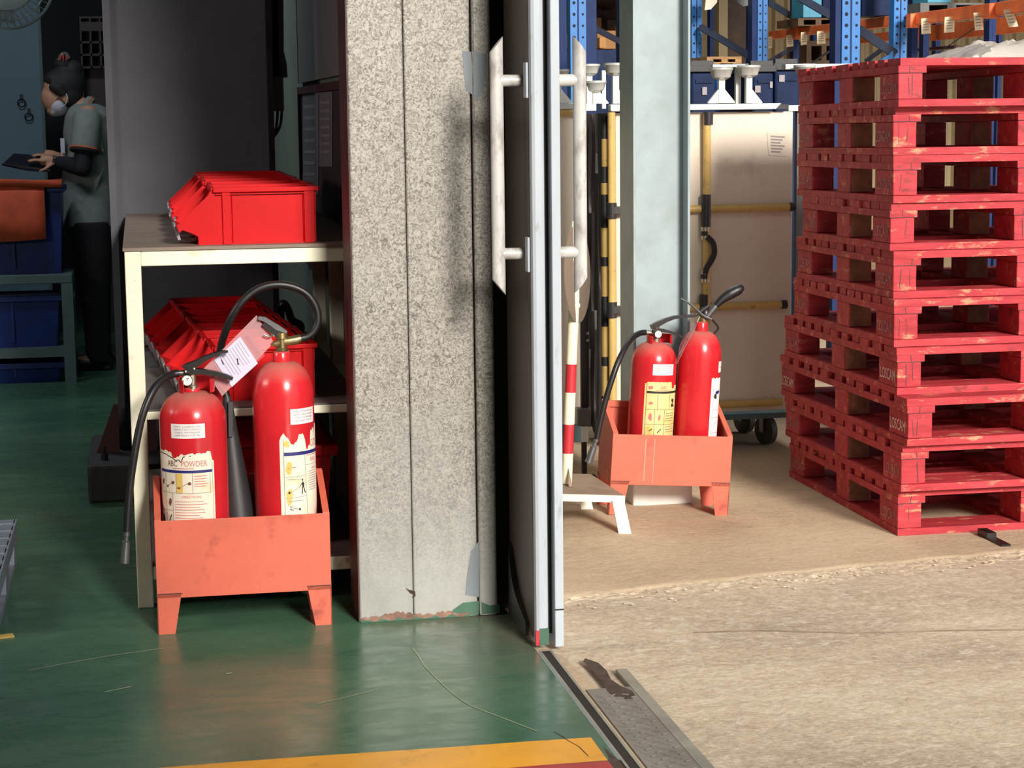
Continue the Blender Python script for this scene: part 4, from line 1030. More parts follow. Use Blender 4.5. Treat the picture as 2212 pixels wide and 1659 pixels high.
hcp = build('hair_clip', G().tube(smooth_pts([P(127, 130, -.035), P(133, 118, -.045), P(142, 116, -.045), P(148, 126, -.035)], 4), [.010] * 13, 8), 'chrome', pe, smooth=True)
build('clip_teeth', G().tube([P(130, 120, -.05), P(130, 130, -.054)], .004, 6).tube([P(136, 118, -.053), P(137, 130, -.056)], .004, 6).tube([P(143, 119, -.05), P(144, 130, -.052)], .004, 6), 'tag_red', hcp, smooth=True)
g = G(); g.ball(P(127, 227), (.056, .067, .056), 20, 12, Rh); g.ball(P(113, 220), (.030, .045, .042), 16, 10, Rh); g.ball(P(122, 238), (.044, .05, .030), 16, 10, Rh)
mk_ = cloth('face_mask', g, 'mask', pe, .006, 3, label='white face mask')
for s in (-1, 1):
    build('ear_loop', G().tube(smooth_pts([P(120, 214, .062 * s), P(130, 203, .076 * s), P(141, 201, .083 * s), P(146, 212, .085 * s), P(141, 226, .074 * s), P(132, 232, .06 * s)], 4), .003, 6), 'mask', mk_, smooth=True)
tb = thing('tablet', 'dark handheld tablet in the hands of the person in the grey polo shirt', 'tablet', P(60, 350))
q = [P(4, 352, .02), P(30, 333, -.08), P(118, 344, -.12), P(100, 350, .12)]
build('slab', G().prism([P(8, 352, -.06), P(108, 366, -.12), P(112, 338, .12), P(30, 331, .10)], (0, 0, -.010)), 'tablet_dark', tb)
build('cover', G().prism([P(4, 354, -.06), P(40, 362, -.14), P(60, 366, -.13), P(104, 368, -.10), P(108, 360, .10), P(20, 346, .1)], (0, 0, -.008)), 'tablet_dark', tb)

# ------------------------------------------------------------------ right extinguishers
def tilt_top(base, h): return Vector((base.x + math.sin(TILT) * h, base.y, base.z + math.cos(TILT) * h))
E3 = Vector((1.599, 6.037, .112)); R3 = .0745
e3, M3 = extinguisher('red powder extinguisher with yellow label and gauge, left one in the concrete side stand', E3, R3, .382, .452, .462, (0, TILT, 0), neck=.02)
sticker(e3, R3, -.022, .055, .352, .388, words=['CHECK THE PRESSURE', 'INSPECT EACH MONTH', 'KEEP READY'])
lab = cylfn(R3 + .0006); lp = cylfn(R3 + .0012); lq = cylfn(R3 + .0009)
us = [-.045 + .142 * i / 30 for i in range(31)]; rnd = random.Random(6)
tops = [.330 - (.006 if i < 2 else 0) - (.022 if 21 <= i <= 23 else .012 if 24 <= i else 0) + rnd.uniform(-.001, .001) for i in range(31)]
L = build('label', patch(G(), lab, us, [.118] * 31, tops), 'paper_yellow', e3, smooth=True, label='yellow paper label with a black band')
build('band', strip(G(), lp, -.038, .293, .088, .300, 16), 'ink_dark', L)
g = G()
for u in (.0, .045): line(g, lp, u, .24, u, .29)
for v in (.24, .192, .148): line(g, lp, -.038, v, .088, v)
line(g, lp, -.008, .24, -.008, .148); line(g, lp, .026, .24, .026, .148); lines(g, lp, .032, .08, [.228, .22, .212, .204, .184, .176, .168], random.Random(4)); line(g, lp, -.038, .325, -.038, .13); line(g, lp, -.038, .128, .09, .128); build('print', g, 'ink_brown', L)
g = G(); put_text(g, lp, 'ABC', .016, .02, .307, .9, 1); lines(g, lp, -.008, .07, [.3035], random.Random(1)); put_text(g, lp, 'DRY POWDER', .010, .02, .134, .9, .9); blot(g, lp, -.026, .312, .008, .008, 2); blot(g, lp, -.022, .262, .010, .005, 4); blot(g, lp, -.022, .215, .006, .014, 5); blot(g, lp, .008, .215, .005, .012, 6); build('print', g, 'ink_red', L)
g = G(); blot(g, lp, .062, .268, .009, .009, 3); patch(g, lp, [.055, .062, .072], [.246, .250, .246], [.258, .26, .252]); line(g, lp, -.024, .17, -.014, .178, .003); line(g, lp, .004, .165, .016, .178, .003); build('print', g, 'ink_dark', L)
g = G(); blot(g, lq, -.022, .172, .014, .02, 3); build('stain', g, 'ink_ochre', L)
XF[e3.name] = M3
Y3 = 6.03
v_ = build('valve', G().lathe([(.014, 0), (.014, .012), (.010, .014), (.011, .045), (.013, .058)], at(1417, 738, Y3), 14), 'nickel', e3, smooth=True)
build('outlet', G().tube([at(1414, 718, Y3), at(1394, 718, Y3)], .007, 10), 'nickel', v_, smooth=True)
c = at(1422, 722, Y3 - .03)
ga = build('pressure_gauge', G().lathe([(.011, 0), (.0125, .002), (.0125, .012), (.008, .03)], c, 24, (0, 1, 0)), 'nickel', e3, smooth=True)
build('dial', G().lathe([(.0001, -.0012), (.011, -.001), (.011, .0005)], c, 24, (0, 1, 0)), 'gauge_white', ga)
plate('squeeze_lever', [(1408, 708), (1420, 702), (1440, 692), (1458, 686), (1474, 684), (1505, 682)], [.007, .008, .006, .005, .004, .003], .02, e3, 'black_steel', Y3 - .022)
plate('carry_handle', [(1412, 713), (1432, 714), (1450, 718), (1466, 724), (1478, 730)], [.006, .005, .004, .004, .003], .02, e3, 'black_steel', Y3 - .022)
g = G(); a, b = at(1397, 720, Y3), at(1452, 740, Y3); cc = Vector(((a.x + b.x) / 2, Y3, b.z - .003))
for k in range(20):
    t0, t1 = -.75 + k * 4.6 / 20, -.75 + (k + 1) * 4.6 / 20; ring = []
    for z in (cz_ for cz_ in (cc.z, cc.z + .030)):
        ring.append([(cc.x + rr * math.cos(t), cc.y + rr * math.sin(t), z) for rr, t in ((.042, t0), (.039, t0), (.039, t1), (.042, t1))])
    g.hexa(ring[0], ring[1])
build('guard_collar', g, 'ext_red', e3, smooth=True)
hp = [at(*p) for p in ((1394, 718, Y3), (1382, 720, Y3 - .01), (1366, 730, Y3 - .04), (1350, 752, Y3 - .08), (1334, 785, Y3 - .11), (1320, 825, 5.91), (1308, 865, 5.91), (1298, 905, 5.91), (1289, 948, 5.91))]
build('hose', G().tube(smooth_pts(hp, 5), .0095, 12), 'black_rubber', e3, smooth=True)
a, b = at(1289, 947, 5.91), at(1271, 999, 5.91); d = (b - a).normalized()
build('nozzle', G().tube([a, a + d * .012, a + d * .014, a + d * .026, a + d * .028, b], [.0085, .0085, .0065, .0065, .0105, .0125], 14), 'fitting_grey', e3, smooth=True)

E4 = Vector((1.753, 6.04, .103)); R4 = .0705
e4, M4 = extinguisher('taller red extinguisher with a curved black handle, right one in the concrete side stand', E4, R4, .408, .492, .522, (0, TILT, 0), neck=.021)
lab = cylfn(R4 + .0006); lp = cylfn(R4 + .0012)
L = build('label', patch(G(), lab, [.026 + .066 * i / 16 for i in range(17)], [.115] * 17, [.345 + random.Random(i).uniform(-.003, .003) for i in range(17)]), 'paper_white', e4, smooth=True, label='white paper label')
g = G()
for v in (.24, .215, .165): line(g, lp, .036, v, .09, v)
line(g, lp, .036, .33, .036, .12); blot(g, lp, .055, .148, .008, .006, 3); line(g, lp, .045, .19, .06, .2, .002); build('print', g, 'ink_grey', L)
build('print', blot(G(), lp, .060, .298, .014, .008, 2), 'ink_blue', L); build('print', blot(G(), lp, .048, .284, .008, .01, 5), 'ink_dark', L)
st_ = build('inspection_sticker', strip(G(), cylfn(R4 + .0006), .056, .362, .095, .398, 8), 'paper_white', e4, smooth=True)
build('print', lines(G(), cylfn(R4 + .0012), .06, .09, [.388, .38, .372], random.Random(2)) or strip(G(), cylfn(R4 + .0012), .06, .379, .09, .381), 'ink_grey', st_)
XF[e4.name] = M4
Y4 = 6.04
v_ = build('valve', G().lathe([(.018, 0), (.018, .006), (.014, .008), (.016, .03), (.014, .044), (.006, .048)], at(1519, 704, Y4), 16), 'brass', e4, smooth=True)
build('black_body', G().lathe([(.016, 0), (.02, .01), (.018, .03), (.008, .04)], at(1523, 690, Y4), 14), 'black_steel', v_, smooth=True)
build('socket', G().tube([at(1524, 688, Y4 - .01), at(1540, 668, Y4 - .012), at(1546, 661, Y4 - .012)], [.009, .011, .011], 12), 'fitting_grey', v_, smooth=True)
build('horn_grip', G().tube(smooth_pts([at(x, y, Y4 - .012) for x, y in ((1542, 666), (1556, 650), (1572, 638), (1588, 629), (1600, 624), (1607, 624))], 4), [.010, .010, .011, .012, .013, .014, .015, .016, .017, .018, .018, .018, .018, .018, .017, .016, .015, .013, .011, .009, .004], 14), 'black_rubber', e4, smooth=True)
build('squeeze_lever', G().tube(smooth_pts([at(x, y, Y4 - .02) for x, y in ((1471, 645), (1490, 656), (1506, 670), (1520, 682), (1538, 690))], 4), [.0035] * 4 + [.0045] * 12 + [.004], 8), 'fitting_grey', e4, smooth=True)
build('carry_handle', G().tube(smooth_pts([at(x, y, Y4 - .015) for x, y in ((1526, 676), (1538, 690), (1549, 703), (1551, 710), (1545, 718), (1540, 724))], 4), .0035, 8), 'black_steel', e4, smooth=True)
build('lever_bar', G().tube([at(1478, 684, Y4 - .014), at(1500, 682, Y4 - .014), at(1516, 672, Y4 - .014), at(1532, 660, Y4 - .014)], [.004, .005, .007, .006], 8), 'black_steel', e4, smooth=True)
tg2 = thing('inspection_tag', 'clear plastic tag sleeve seen edge on between the right extinguishers', 'tag', at(1490, 740, 5.95))
build('sleeve', G().prism([at(1508, 694, 5.955), at(1462, 786, 5.93), at(1458, 784, 5.98), at(1500, 692, 5.99)], (.0008, 0, 0)), 'sleeve', tg2)
build('string', G().tube([at(1506, 695, 5.97), at(1512, 684, 6.02)], .001, 5), 'cream_paint', tg2)

# ------------------------------------------------------------------ warning sign on a low cream base
sb = thing('sign_base', 'low cream steel platform with splayed legs under the red and white post', 'platform', (1.33, 5.85, 0))
A, B, C_, D = ground(1350, 1071, .128), ground(1150, 1066, .131), ground(1165, 1022, .131), ground(1276, 1024, .128)
dz = Vector((0, 0, -.004))
build('top_plate', G().hexa([B + dz, A + dz, D + dz, C_ + dz], [B, A, D, C_]), 'base_top', sb)
build('front_rim', G().hexa([B + Vector((0, 0, -.022)), A + Vector((0, 0, -.022)), A + Vector((0, .006, -.022)), B + Vector((0, .006, -.022))], [B + Vector((0, -.001, 0)), A + Vector((0, -.001, 0)), A + Vector((0, .006, 0)), B + Vector((0, .006, 0))]), 'cream_paint', sb)
build('side_rim', G().hexa([A + Vector((-.006, 0, -.022)), A + Vector((0, 0, -.022)), D + Vector((0, 0, -.022)), D + Vector((-.006, 0, -.022))], [A + Vector((-.006, 0, .0)), A, D, D + Vector((-.006, 0, 0))]), 'cream_paint', sb)
a0, a1 = ground(1339, 1164, 0), ground(1366, 1163, 0)
t0, t1 = at(1323, 1082, A.y + .002), at(1349, 1084, A.y + .002)
v = Vector((0, .006, 0)); build('leg', G().hexa([a0, a1, a1 + v, a0 + v], [t0, t1, t1 + v, t0 + v]), 'cream_paint', sb)
for dx, dy in ((-.30, .02), (-.28, .38), (-.035, .36)):
    o_ = Vector((dx, dy, 0)); s = -1 if dx < -.1 else 1
    build('leg', G().hexa([a0 + o_ + Vector((s * .0 if s > 0 else -.0, 0, 0)), a1 + o_, a1 + o_ + v, a0 + o_ + v], [t0 + o_ + Vector((.07 if s < 0 else 0, 0, 0)), t1 + o_ + Vector((.07 if s < 0 else 0, 0, 0)), t1 + o_ + v + Vector((.07 if s < 0 else 0, 0, 0)), t0 + o_ + v + Vector((.07 if s < 0 else 0, 0, 0))]), 'cream_paint', sb)
sg = thing('warning_sign', 'round sign on a red and white banded post, seen from behind the door handle', 'sign', ground(1226, 1045, .131))
pb, pt = ground(1224, 1044, .131), None
yq = pb.y; pt = at(1240, 640, yq); pu = at(1238, 478, yq)
def pp_(y): return pb.lerp(pt, (1044 - y) / (1044 - 640))
for y0, y1, m in ((1044, 978, 'pole_cream'), (978, 915, 'pole_red'), (915, 846, 'pole_cream'), (846, 785, 'pole_red'), (785, 640, 'pole_cream')):
    build('red_band' if m == 'pole_red' else 'post_section', G().tube([pp_(y0), pp_(y1)], .0172, 20, caps=y1 < 700 or y0 > 1000), m, sg, smooth=True)
build('flattened_tip', G().tube([pt, at(1240, 560, yq), at(1239, 520, yq), at(1239, 478, yq)], [.0172, .015, .011, .006], 16), 'pole_cream', sg, smooth=True)
build('base_gusset', G().prism([ground(1229, 1052, .131), at(1228, 1012, yq - .02), ground(1236, 1050, .131)], (.002, .008, 0)), 'base_top', sg)
dc = at(1249, 592, yq + .026); ax = Vector((-.885, .465, -.03)).normalized()
build('disc', G().lathe([(.0001, 0), (.154, 0), (.156, .001), (.156, .003), (.0001, .003)], dc, 48, ax), 'sign_back', sg, smooth=True, label='brown back of the round sign')
for y in (560, 660):
    p = at(1240, y, yq); build('clamp', G().lathe([(.019, -.006), (.0195, -.005), (.0195, .005), (.019, .006)], p, 16), 'pole_cream', sg, smooth=True)

# ------------------------------------------------------------------ pallets: red stack
def red_pallet(lab, x, y, z, L, rot, first=False):
    t = thing('wooden_pallet', lab, 'pallet', (x, y, z), rot, 'red pallets of the stack')
    XF[t.name] = Matrix(); rnd = random.Random(lab); Wd = 1.0; H = .145
    z1, z2, z3 = .022, .100, .122
    ym = L / 2; xm = .405
    bl = (.0, L * .42 + rnd.uniform(-.01, .01), L - .15)
    for yy, w in ((0.0, .13), (L - .12, .12), (ym - .06, .12)):
        build('bottom_board', G().box((0, yy, 0), (Wd, yy + w, z1 - .0005)), 'red_wood', t)
    for xx in (0.0, xm - .0, Wd - .09):
        for ya, yb in ((.13, ym - .06), (ym + .06, L - .12)):
            build('bottom_board', G().box((xx, ya + .001, 0), (xx + .09, yb - .001, z1 - .001)), 'red_wood', t)
        for yy, ln in ((.002, .15), (bl[1], .12), (bl[2] + .002, .146)):
            dx, dy = rnd.uniform(-.003, .003), rnd.uniform(0, .004)
            b = build('block', G().box((xx + max(0, dx), yy + dy * (yy > .01), z1), (xx + .078 + dx, yy + ln, z2)), 'red_wood', t, bevel=.003)
            # raw end grain face of the inner blocks
            if yy > .1 and yy < L - .2: build('end_grain', G().box((xx + .004, yy - .001, z1 + .003), (xx + .074, yy + .001, z2 - .003)), 'block_end', b)
            if yy < .1 and xx < .5:
                g = G(); ff_ = lambda u, v: (u, yy - .0008 + min(dy, .004) * (yy > .01), v)
                for _ in range(rnd.choice((1, 2, 2))): u_ = xx + rnd.uniform(.015, .06); line(g, ff_, u_, z1 + .004 + rnd.uniform(0, .02), u_ + rnd.uniform(-.006, .006), z2 - rnd.uniform(0, .025), rnd.uniform(.0012, .0025))
                build('split', g, 'plinth_red', b)
                g = G(); ff_ = lambda u, v: (u, -.0006, v); u_ = xx + rnd.uniform(.03, .06); line(g, ff_, u_, z2 + .001, u_ + rnd.uniform(-.004, .004), z3 - .001, .0022); line(g, ff_, xx, z2 + .0005, xx + .085, z2 + .0005, .0016); build('split', g, 'plinth_red', b)
            if xx == 0 and yy != bl[1]:
                fn = lambda u, v, Y0=yy + ln / 2: (-.0006 + min(0, dx), Y0 - u, v)
                g = G(); put_text(g, fn, 'LOSCAM', .030, 0, z1 + .018, ln * .86 / .124, 1.62)
                build('stencil', g, 'stencil_bright' if (lab.startswith(('third', 'fourth')) and yy < .1) or (lab.startswith('third') and yy > .1) else 'stencil', b)
        build('stringer_board', G().box((xx - .001, 0, z2 + .0005), (xx + .088, L, z3 - .0005)), 'red_wood', t)
    n = 11; pos = 0; ws = [rnd.uniform(.05, .075) for _ in range(n)]; ws[0] = .10; ws[-1] = .09; gap = (L - sum(ws)) / (n - 1)
    if gap < .006: k = (L - .007 * (n - 1)) / sum(ws); ws = [w * k for w in ws]; gap = .007
    for k, w in enumerate(ws):
        e = rnd.uniform(-.006, .006)
        build('deck_board', G().box((e, pos, z3), (Wd + e, pos + w, H - rnd.uniform(0, .0015))), 'red_wood', t); pos += w + gap
    return t
spec = [(0, 5.51, 6.525), (0, 5.473, 6.565), (0, 5.445, 6.60), (0, 5.527, 6.575), (0, 5.55, 6.485), (0, 5.578, 6.46), (0, 5.598, 6.405), (0, 5.588, 6.46), (0, 5.588, 6.455), (0, 5.545, 6.45)]
nm = ['bottom', 'second', 'third', 'fourth', 'fifth', 'sixth', 'seventh', 'eighth', 'ninth', 'top']
z = 0.0
for i, (dx, y0, y1) in enumerate(spec):
    lab = 'red wooden pallet at the bottom of the stack, resting on the concrete' if i == 0 else 'topmost red wooden pallet of the stack under the clear plastic film' if i == 9 else '%s red wooden pallet from the bottom of the stack' % nm[i]
    pitch = -math.radians(.10 * i)
    red_pallet(lab, 2.253 + (.003, -.004, .002, .0, -.003, .004, -.002, .003, .0, -.003)[i], y0, z + .0005, y1 - y0, (pitch, 0, (.0, -.004, .006, .002, -.004, .003, -.003, .004, -.002, .0)[i]))
    z += .1455
zt_ = z
# crumpled plastic film on the stack
g = G(); nx_, ny_ = 44, 26; vs = []; rnd = random.Random(12)
import mathutils
for i in range(nx_):
    for j in range(ny_):
        u, w = i / (nx_ - 1), j / (ny_ - 1)
        x = 2.54 + .66 * u; y = 5.62 + .5 * w
        e = max(0, min(1, min(u * 5, (1 - u) * 6, w * 5, (1 - w) * 5))) ** .6
        p = Vector((x * 9, y * 9, 0)); n1 = mathutils.noise.noise(p); n2 = mathutils.noise.noise(p * 2.7); n3 = abs(mathutils.noise.noise(p * 5.3))
        h = e * (.052 + .03 * n1 + .018 * n2 + .014 * n3)
        vs.append((x + .02 * n2, y + .02 * n1, zt_ - .006 + max(.004, h)))
g.add(vs, [(i * ny_ + j, (i + 1) * ny_ + j, (i + 1) * ny_ + j + 1, i * ny_ + j + 1) for i in range(nx_ - 1) for j in range(ny_ - 1)])
tag(build('plastic_film', g, 'film', smooth=True, ang=25), 'crumpled heap of clear plastic film on top of the red pallets', 'plastic film')
tag(build('steel_offcut', G().box((2.50, 5.40, .0), (2.53, 5.47, .02)).box((2.50, 5.30, .0), (2.53, 5.40, .006)), 'black_steel'), 'short dark steel strip on the concrete beneath the front of the pallet stack', 'steel strip')

# ------------------------------------------------------------------ pipe framed carts with white panels
def pipe(name, p, q, par, m='yellow_pipe', r=.0145): return build(name, G().tube([p, q], r, 14), m, par, smooth=True)
YC = 7.05
ct = thing('pipe_cart', 'wide white panelled cart framed in yellow pipes behind the blue column', 'cart', (2.06, YC + .3, 0))
pl_, pr_ = at(1328, 245, YC + .03), at(1712, 245, YC + .03)
zb0 = at(1600, 888, YC + .03).z
build('panel', G().box((pl_.x, YC + .022, zb0), (pr_.x, YC + .036, pl_.z + .0)), 'panel_white', ct, bevel=.004)
build('base_panel', G().box((pl_.x, YC + .02, at(1600, 908, YC).z), (pr_.x, YC + .5, zb0 - .012)), 'bench_grey', ct)
build('side_panel', G().box((pl_.x - .002, YC + .05, zb0), (pl_.x + .008, YC + .95, pl_.z)), 'strip_black', ct)
xv1, xv2 = at(1322, 560, YC).x, at(1526, 500, YC).x
pipe('upright_pipe', Vector((xv1, YC, at(1322, 870, YC).z)), Vector((xv1, YC, at(1322, 242, YC).z)), ct)
pipe('upright_pipe', Vector((xv2, YC - .005, at(1526, 700, YC).z)), Vector((xv2, YC - .005, at(1526, 245, YC).z)), ct)
for y in (455, 669, 883):
    a, b = at(1328, y, YC + .005), at(1688 if y > 500 else 1706, y - 3, YC + .005); pipe('cross_pipe', Vector((xv1, YC + .004, a.z)), Vector((b.x, YC + .004, a.z)), ct)
    if y < 800:
        z = a.z; j = build('pipe_joint', G().tube([(xv1, YC, z - .03), (xv1, YC, z + .03)], .019, 14).box((xv1, YC - .019, z - .014), (xv1 + .07, YC + .004, z + .016)), 'joint_black', ct, smooth=True, bevel=.002)
        build('bolt', G().lathe([(.005, 0), (.004, .004)], (xv1 + .035, YC - .019, z), 8, (0, -1, 0)), 'fitting_grey', j)
        build('end_cap', G().tube([(b.x - .002, YC + .004, z), (b.x + .02, YC + .004, z)], .017, 12), 'joint_black', ct, smooth=True)
def seg(name, y0, y1, r, m, x=1526): return build(name, G().tube([at(x, y0, YC - .006), at(x - (y1 - y0) * .008, y1, YC - .006)], r, 14), m, ct, smooth=True)
seg('pipe_joint', 242, 270, .0185, 'joint_black', 1530); seg('pipe_joint', 420, 490, .0185, 'joint_black', 1525); seg('pipe_joint', 636, 672, .018, 'joint_black', 1521)
for y0, y1 in ((490, 499), (509, 518), (584, 592), (602, 610)): seg('hose_clamp', y0, y1, .0165, 'nickel', 1523)
seg('clamp_core', 499, 509, .015, 'joint_black', 1523); seg('clamp_core', 592, 602, .015, 'joint_black', 1522)
build('latch_hose', G().tube(smooth_pts([at(x, y, YC - .03) for x, y in ((1528, 512), (1540, 525), (1543, 545), (1537, 562), (1527, 578), (1523, 592))], 4), .0115, 12), 'black_rubber', ct, smooth=True)
for y0, y1 in ((300, 360), (395, 420), (492, 555), (575, 640), (705, 770), (790, 855)):   # side upright seen end-on between black joints
    xs_ = at(1306, y0, YC + .12).x; build('side_pipe', G().tube([(xs_, YC + .12, at(1306, y0, YC + .12).z), (xs_, YC + .12, at(1306, y1, YC + .12).z)], .0155, 12), 'yellow_pipe', ct, smooth=True)
xs_ = at(1306, 500, YC + .12).x; build('side_post', G().tube([(xs_, YC + .12, zb0 - .02), (xs_, YC + .12, at(1306, 250, YC + .12).z)], .0142, 12), 'joint_black', ct, smooth=True)
def caster(x, y, par):
    w = build('caster', G().lathe([(.05, -.014), (.058, -.012), (.058, .012), (.05, .014)], (x, y, .058), 24, (.94, .34, 0)), 'caster_grey', par, smooth=True)
    build('fork', G().box((x - .022, y - .02, .05), (x - .017, y + .035, .125)).box((x + .017, y - .02, .05), (x + .022, y + .035, .125)).box((x - .03, y - .03, .12), (x + .03, y + .05, .132)), 'fitting_grey', w)
cx_ = ground(1665, 965).x
for x, y in ((cx_, YC + .14), (xv1 + .06, YC + .14), (cx_, YC + .42), (xv1 + .06, YC + .42)): caster(x, y, ct)
zc0 = at(1600, 908, YC).z
build('chassis', G().box((xv1, YC + .05, .132), (pr_.x - .02, YC + .5, max(.14, zc0))), 'joint_black', ct)
ns = [at(1657, 285, YC + .0215), at(1702, 288, YC + .0215), at(1700, 338, YC + .0215), at(1660, 336, YC + .0215)]
no = tag(build('notice_sheet', G().prism([v + Vector((0, -.0012, 0)) for v in ns][::-1], (0, .001, 0)), 'panel_white'), 'white notice sheet stuck on the white cart panel beside the pallet stack', 'paper')
g = G()
for k in range(6):
    t = .14 + .13 * k; A, B = ns[0].lerp(ns[3], t), ns[1].lerp(ns[2], t); o_ = Vector((0, -.0016, 0)); h = Vector((0, 0, -.006))
    p, q = A.lerp(B, .15) + o_, A.lerp(B, .85 - .1 * (k % 3)) + o_; g.add([p, q, q + h, p + h], [(0, 1, 2, 3)])
pr2 = build('print', g, 'ink_grey'); pr2.parent = no
# second cart at left, mostly hidden by the door
YD = 7.0
ct2 = thing('pipe_cart', 'narrow glimpse of a white panelled cart with yellow pipes beside the door edge', 'cart', (1.25, YD + .3, 0))
xd = at(1262, 600, YD).x; zt2 = at(1240, 246, YD).z
build('panel', G().box((.95, YD + .022, .14), (xd, YD + .04, zt2)), 'panel_white', ct2, bevel=.004)
for y in (241, 565, 886): z = at(1220, y, YD).z; pipe('cross_pipe', Vector((.95, YD, z)), Vector((xd - (.02 if y < 300 else .1), YD, z)), ct2)
build('base_panel', G().box((.95, YD + .03, .07), (xd, YD + .5, .135)), 'bench_grey', ct2)
for x in (1.0, xd - .06):
    for y in (YD + .12, YD + .4): caster(x, y, ct2)
# black strip and steel handle standing between the two carts
bs = thing('black_cover', 'wrinkled black plastic sheet hanging between the two white carts', 'plastic sheet', (1.65, YD + .1, 0))
g = G(); n = 16; vs = []
for i in range(n + 1):
    for j in range(9):
        z = .12 + (zt2 - .12) * i / n; x = xd + .008 + (at(1296, 500, YD + .06).x - xd - .008) * j / 8
        vs.append((x, YD + .07 + .014 * math.sin(j * 1.9 + i * .35) + .008 * math.sin(i * 1.3 + j), z))
g.add(vs, [(i * 9 + j, i * 9 + j + 1, (i + 1) * 9 + j + 1, (i + 1) * 9 + j) for i in range(n) for j in range(8)])
o = build('sheet', g, 'strip_black', bs, smooth=True); sm = o.modifiers.new('thick', 'SOLIDIFY'); sm.thickness = .003
YH_ = 6.6
hd = thing('steel_bar', 'dark steel handle bar with a silver clamp block behind the banded post', 'handle bar', (1.47, YH_, 0))
pa, pb2 = at(1264, 880, YH_), at(1266, 640, YH_)
build('bar', G().box((pa.x - .014, YH_, pa.z), (pa.x + .016, YH_ + .02, pb2.z)), 'black_steel', hd, bevel=.003)
for y in (720, 735): build('bolt', G().lathe([(.006, 0), (.005, .004)], at(1269, y, YH_), 10, (0, -1, 0)), 'nickel', hd)
p, q = at(1246, 920, YH_), at(1275, 880, YH_); build('clamp_block', G().box((p.x, YH_ - .012, p.z), (q.x, YH_ + .03, q.z)), 'fitting_grey', hd, bevel=.004, label='silver clamp block')
p, q = at(1257, 955, YH_), at(1271, 920, YH_); build('tongue', G().box((p.x, YH_ - .004, p.z), (q.x, YH_ + .01, q.z)), 'white_paint', hd, bevel=.002)
build('foot_plate', G().box((pa.x - .05, YH_ + .012, 0), (pa.x + .05, YH_ + .08, .012)).box((pa.x - .008, YH_ + .012, .012), (pa.x + .008, YH_ + .03, q.z)), 'black_steel', hd)

# ------------------------------------------------------------------ white stacking rails with cup posts on the carts
def cup_post(par, x, yc, ytop, yfoot, gus, Y, w=13):
    c = at(x, ytop, Y); zf = at(x, yfoot, Y).z; sc = .0019 * w / 13
    p = build('post', G().box((c.x - .012, Y - .012, zf), (c.x + .012, Y + .012, c.z - .025)), 'white_paint', par, bevel=.002)
    build('cup', G().lathe([(.018, -.036), (.034, -.026), (.042, 0), (.045, .002), (.045, .010), (.036, .010), (.03, -.018), (.0001, -.02)], c, 24), 'galv_light', p, smooth=True)
    for sx in gus:
        build('gusset', G().prism([(c.x + sx * .012, Y - .008, zf), (c.x + sx * .052, Y - .008, zf), (c.x + sx * .052, Y - .008, zf + .004), (c.x + sx * .012, Y - .008, zf + .052)][::sx], (0, .016, 0)), 'white_paint', p)
    return p
r1 = thing('stacking_rail', 'galvanised rail with two white cup posts on the cart right of the blue column', 'rail', (2.2, YC, 1.3))
a, b = at(1480, 238, YC - .01), at(1680, 223, YC - .01)
build('rail', G().prism([(a.x, YC - .02, a.z), (b.x - .01, YC - .02, a.z), (b.x + .012, YC - .02, b.z), (a.x, YC - .02, b.z)], (0, .045, 0)), 'galv_light', r1, bevel=.002)
build('end_bracket', G().box((b.x - .005, YC - .01, a.z), (b.x + .04, YC + .03, b.z - .004)), 'joint_black', r1)
for x, yt, gs in ((1558, 152, (-1, 1)), (1617, 147, (1,))): cup_post(r1, x, 0, yt, 223, gs, YC)
build('cross_bar', G().box((at(1540, 145, YC + .05).x, YC + .05, at(1540, 145, YC + .05).z), (at(1610, 139, YC + .05).x, YC + .075, at(1600, 139, YC + .05).z)).box((at(1590, 160, YC + .05).x, YC + .05, b.z), (at(1590, 160, YC + .05).x + .02, YC + .07, at(1540, 145, YC + .05).z)), 'galv_light', r1)
r2 = thing('stacking_rail', 'white cup post on a short white rail left of the blue column', 'rail', (1.75, YC, 1.3))
a, b = at(1317, 241, YC - .01), at(1372, 225, YC - .01)
build('rail', G().box((a.x, YC - .025, a.z), (b.x, YC + .02, b.z)), 'white_paint', r2, bevel=.006)
cup_post(r2, 1329, 0, 142, 224, (1,), YC)
r3 = thing('stacking_rail', 'galvanised rail with small cup posts beside the outer door handle', 'rail', (1.5, YD, 1.3))
a, b = at(1150, 237, YD - .01), at(1242, 223, YD - .01)
build('rail', G().box((a.x, YD - .02, a.z), (b.x, YD + .03, b.z)), 'galv_light', r3, bevel=.003)
cup_post(r3, 1204, 0, 156, 223, (1,), YD)
r4 = thing('stacking_rail', 'white cup posts on a rail seen between the outer handle and the blue column', 'rail', (1.6, YD + .5, 1.3))
Yq = 7.6
a, b = at(1255, 240, Yq), at(1286, 224, Yq)
build('rail', G().box((a.x, Yq - .02, a.z), (b.x, Yq + .03, b.z)), 'white_paint', r4, bevel=.003)
build('deck', G().box((a.x, Yq + .03, a.z - .01), (b.x - .04, Yq + .3, a.z + .01)), 'lid_grey', r4)
for x, yt, gs in ((1272, 144, ()), (1286, 180, (1,))): cup_post(r4, x, 0, yt, 224, gs, Yq)
build('back_post', G().box((at(1301, 225, Yq + .2).x, Yq + .2, b.z - .02), (at(1309, 225, Yq + .2).x, Yq + .22, at(1305, 152, Yq + .2).z)), 'white_paint', r4)
for nm_, (yy0, yy1, xx0, xx1) in (('support', (0, 1, 0, 1)),):
    build('support_leg', G().box((a.x, Yq + .1, 0), (a.x + .03, Yq + .13, a.z - .01)).box((b.x - .08, Yq + .1, 0), (b.x - .05, Yq + .13, a.z - .01)), 'lid_grey', r4)
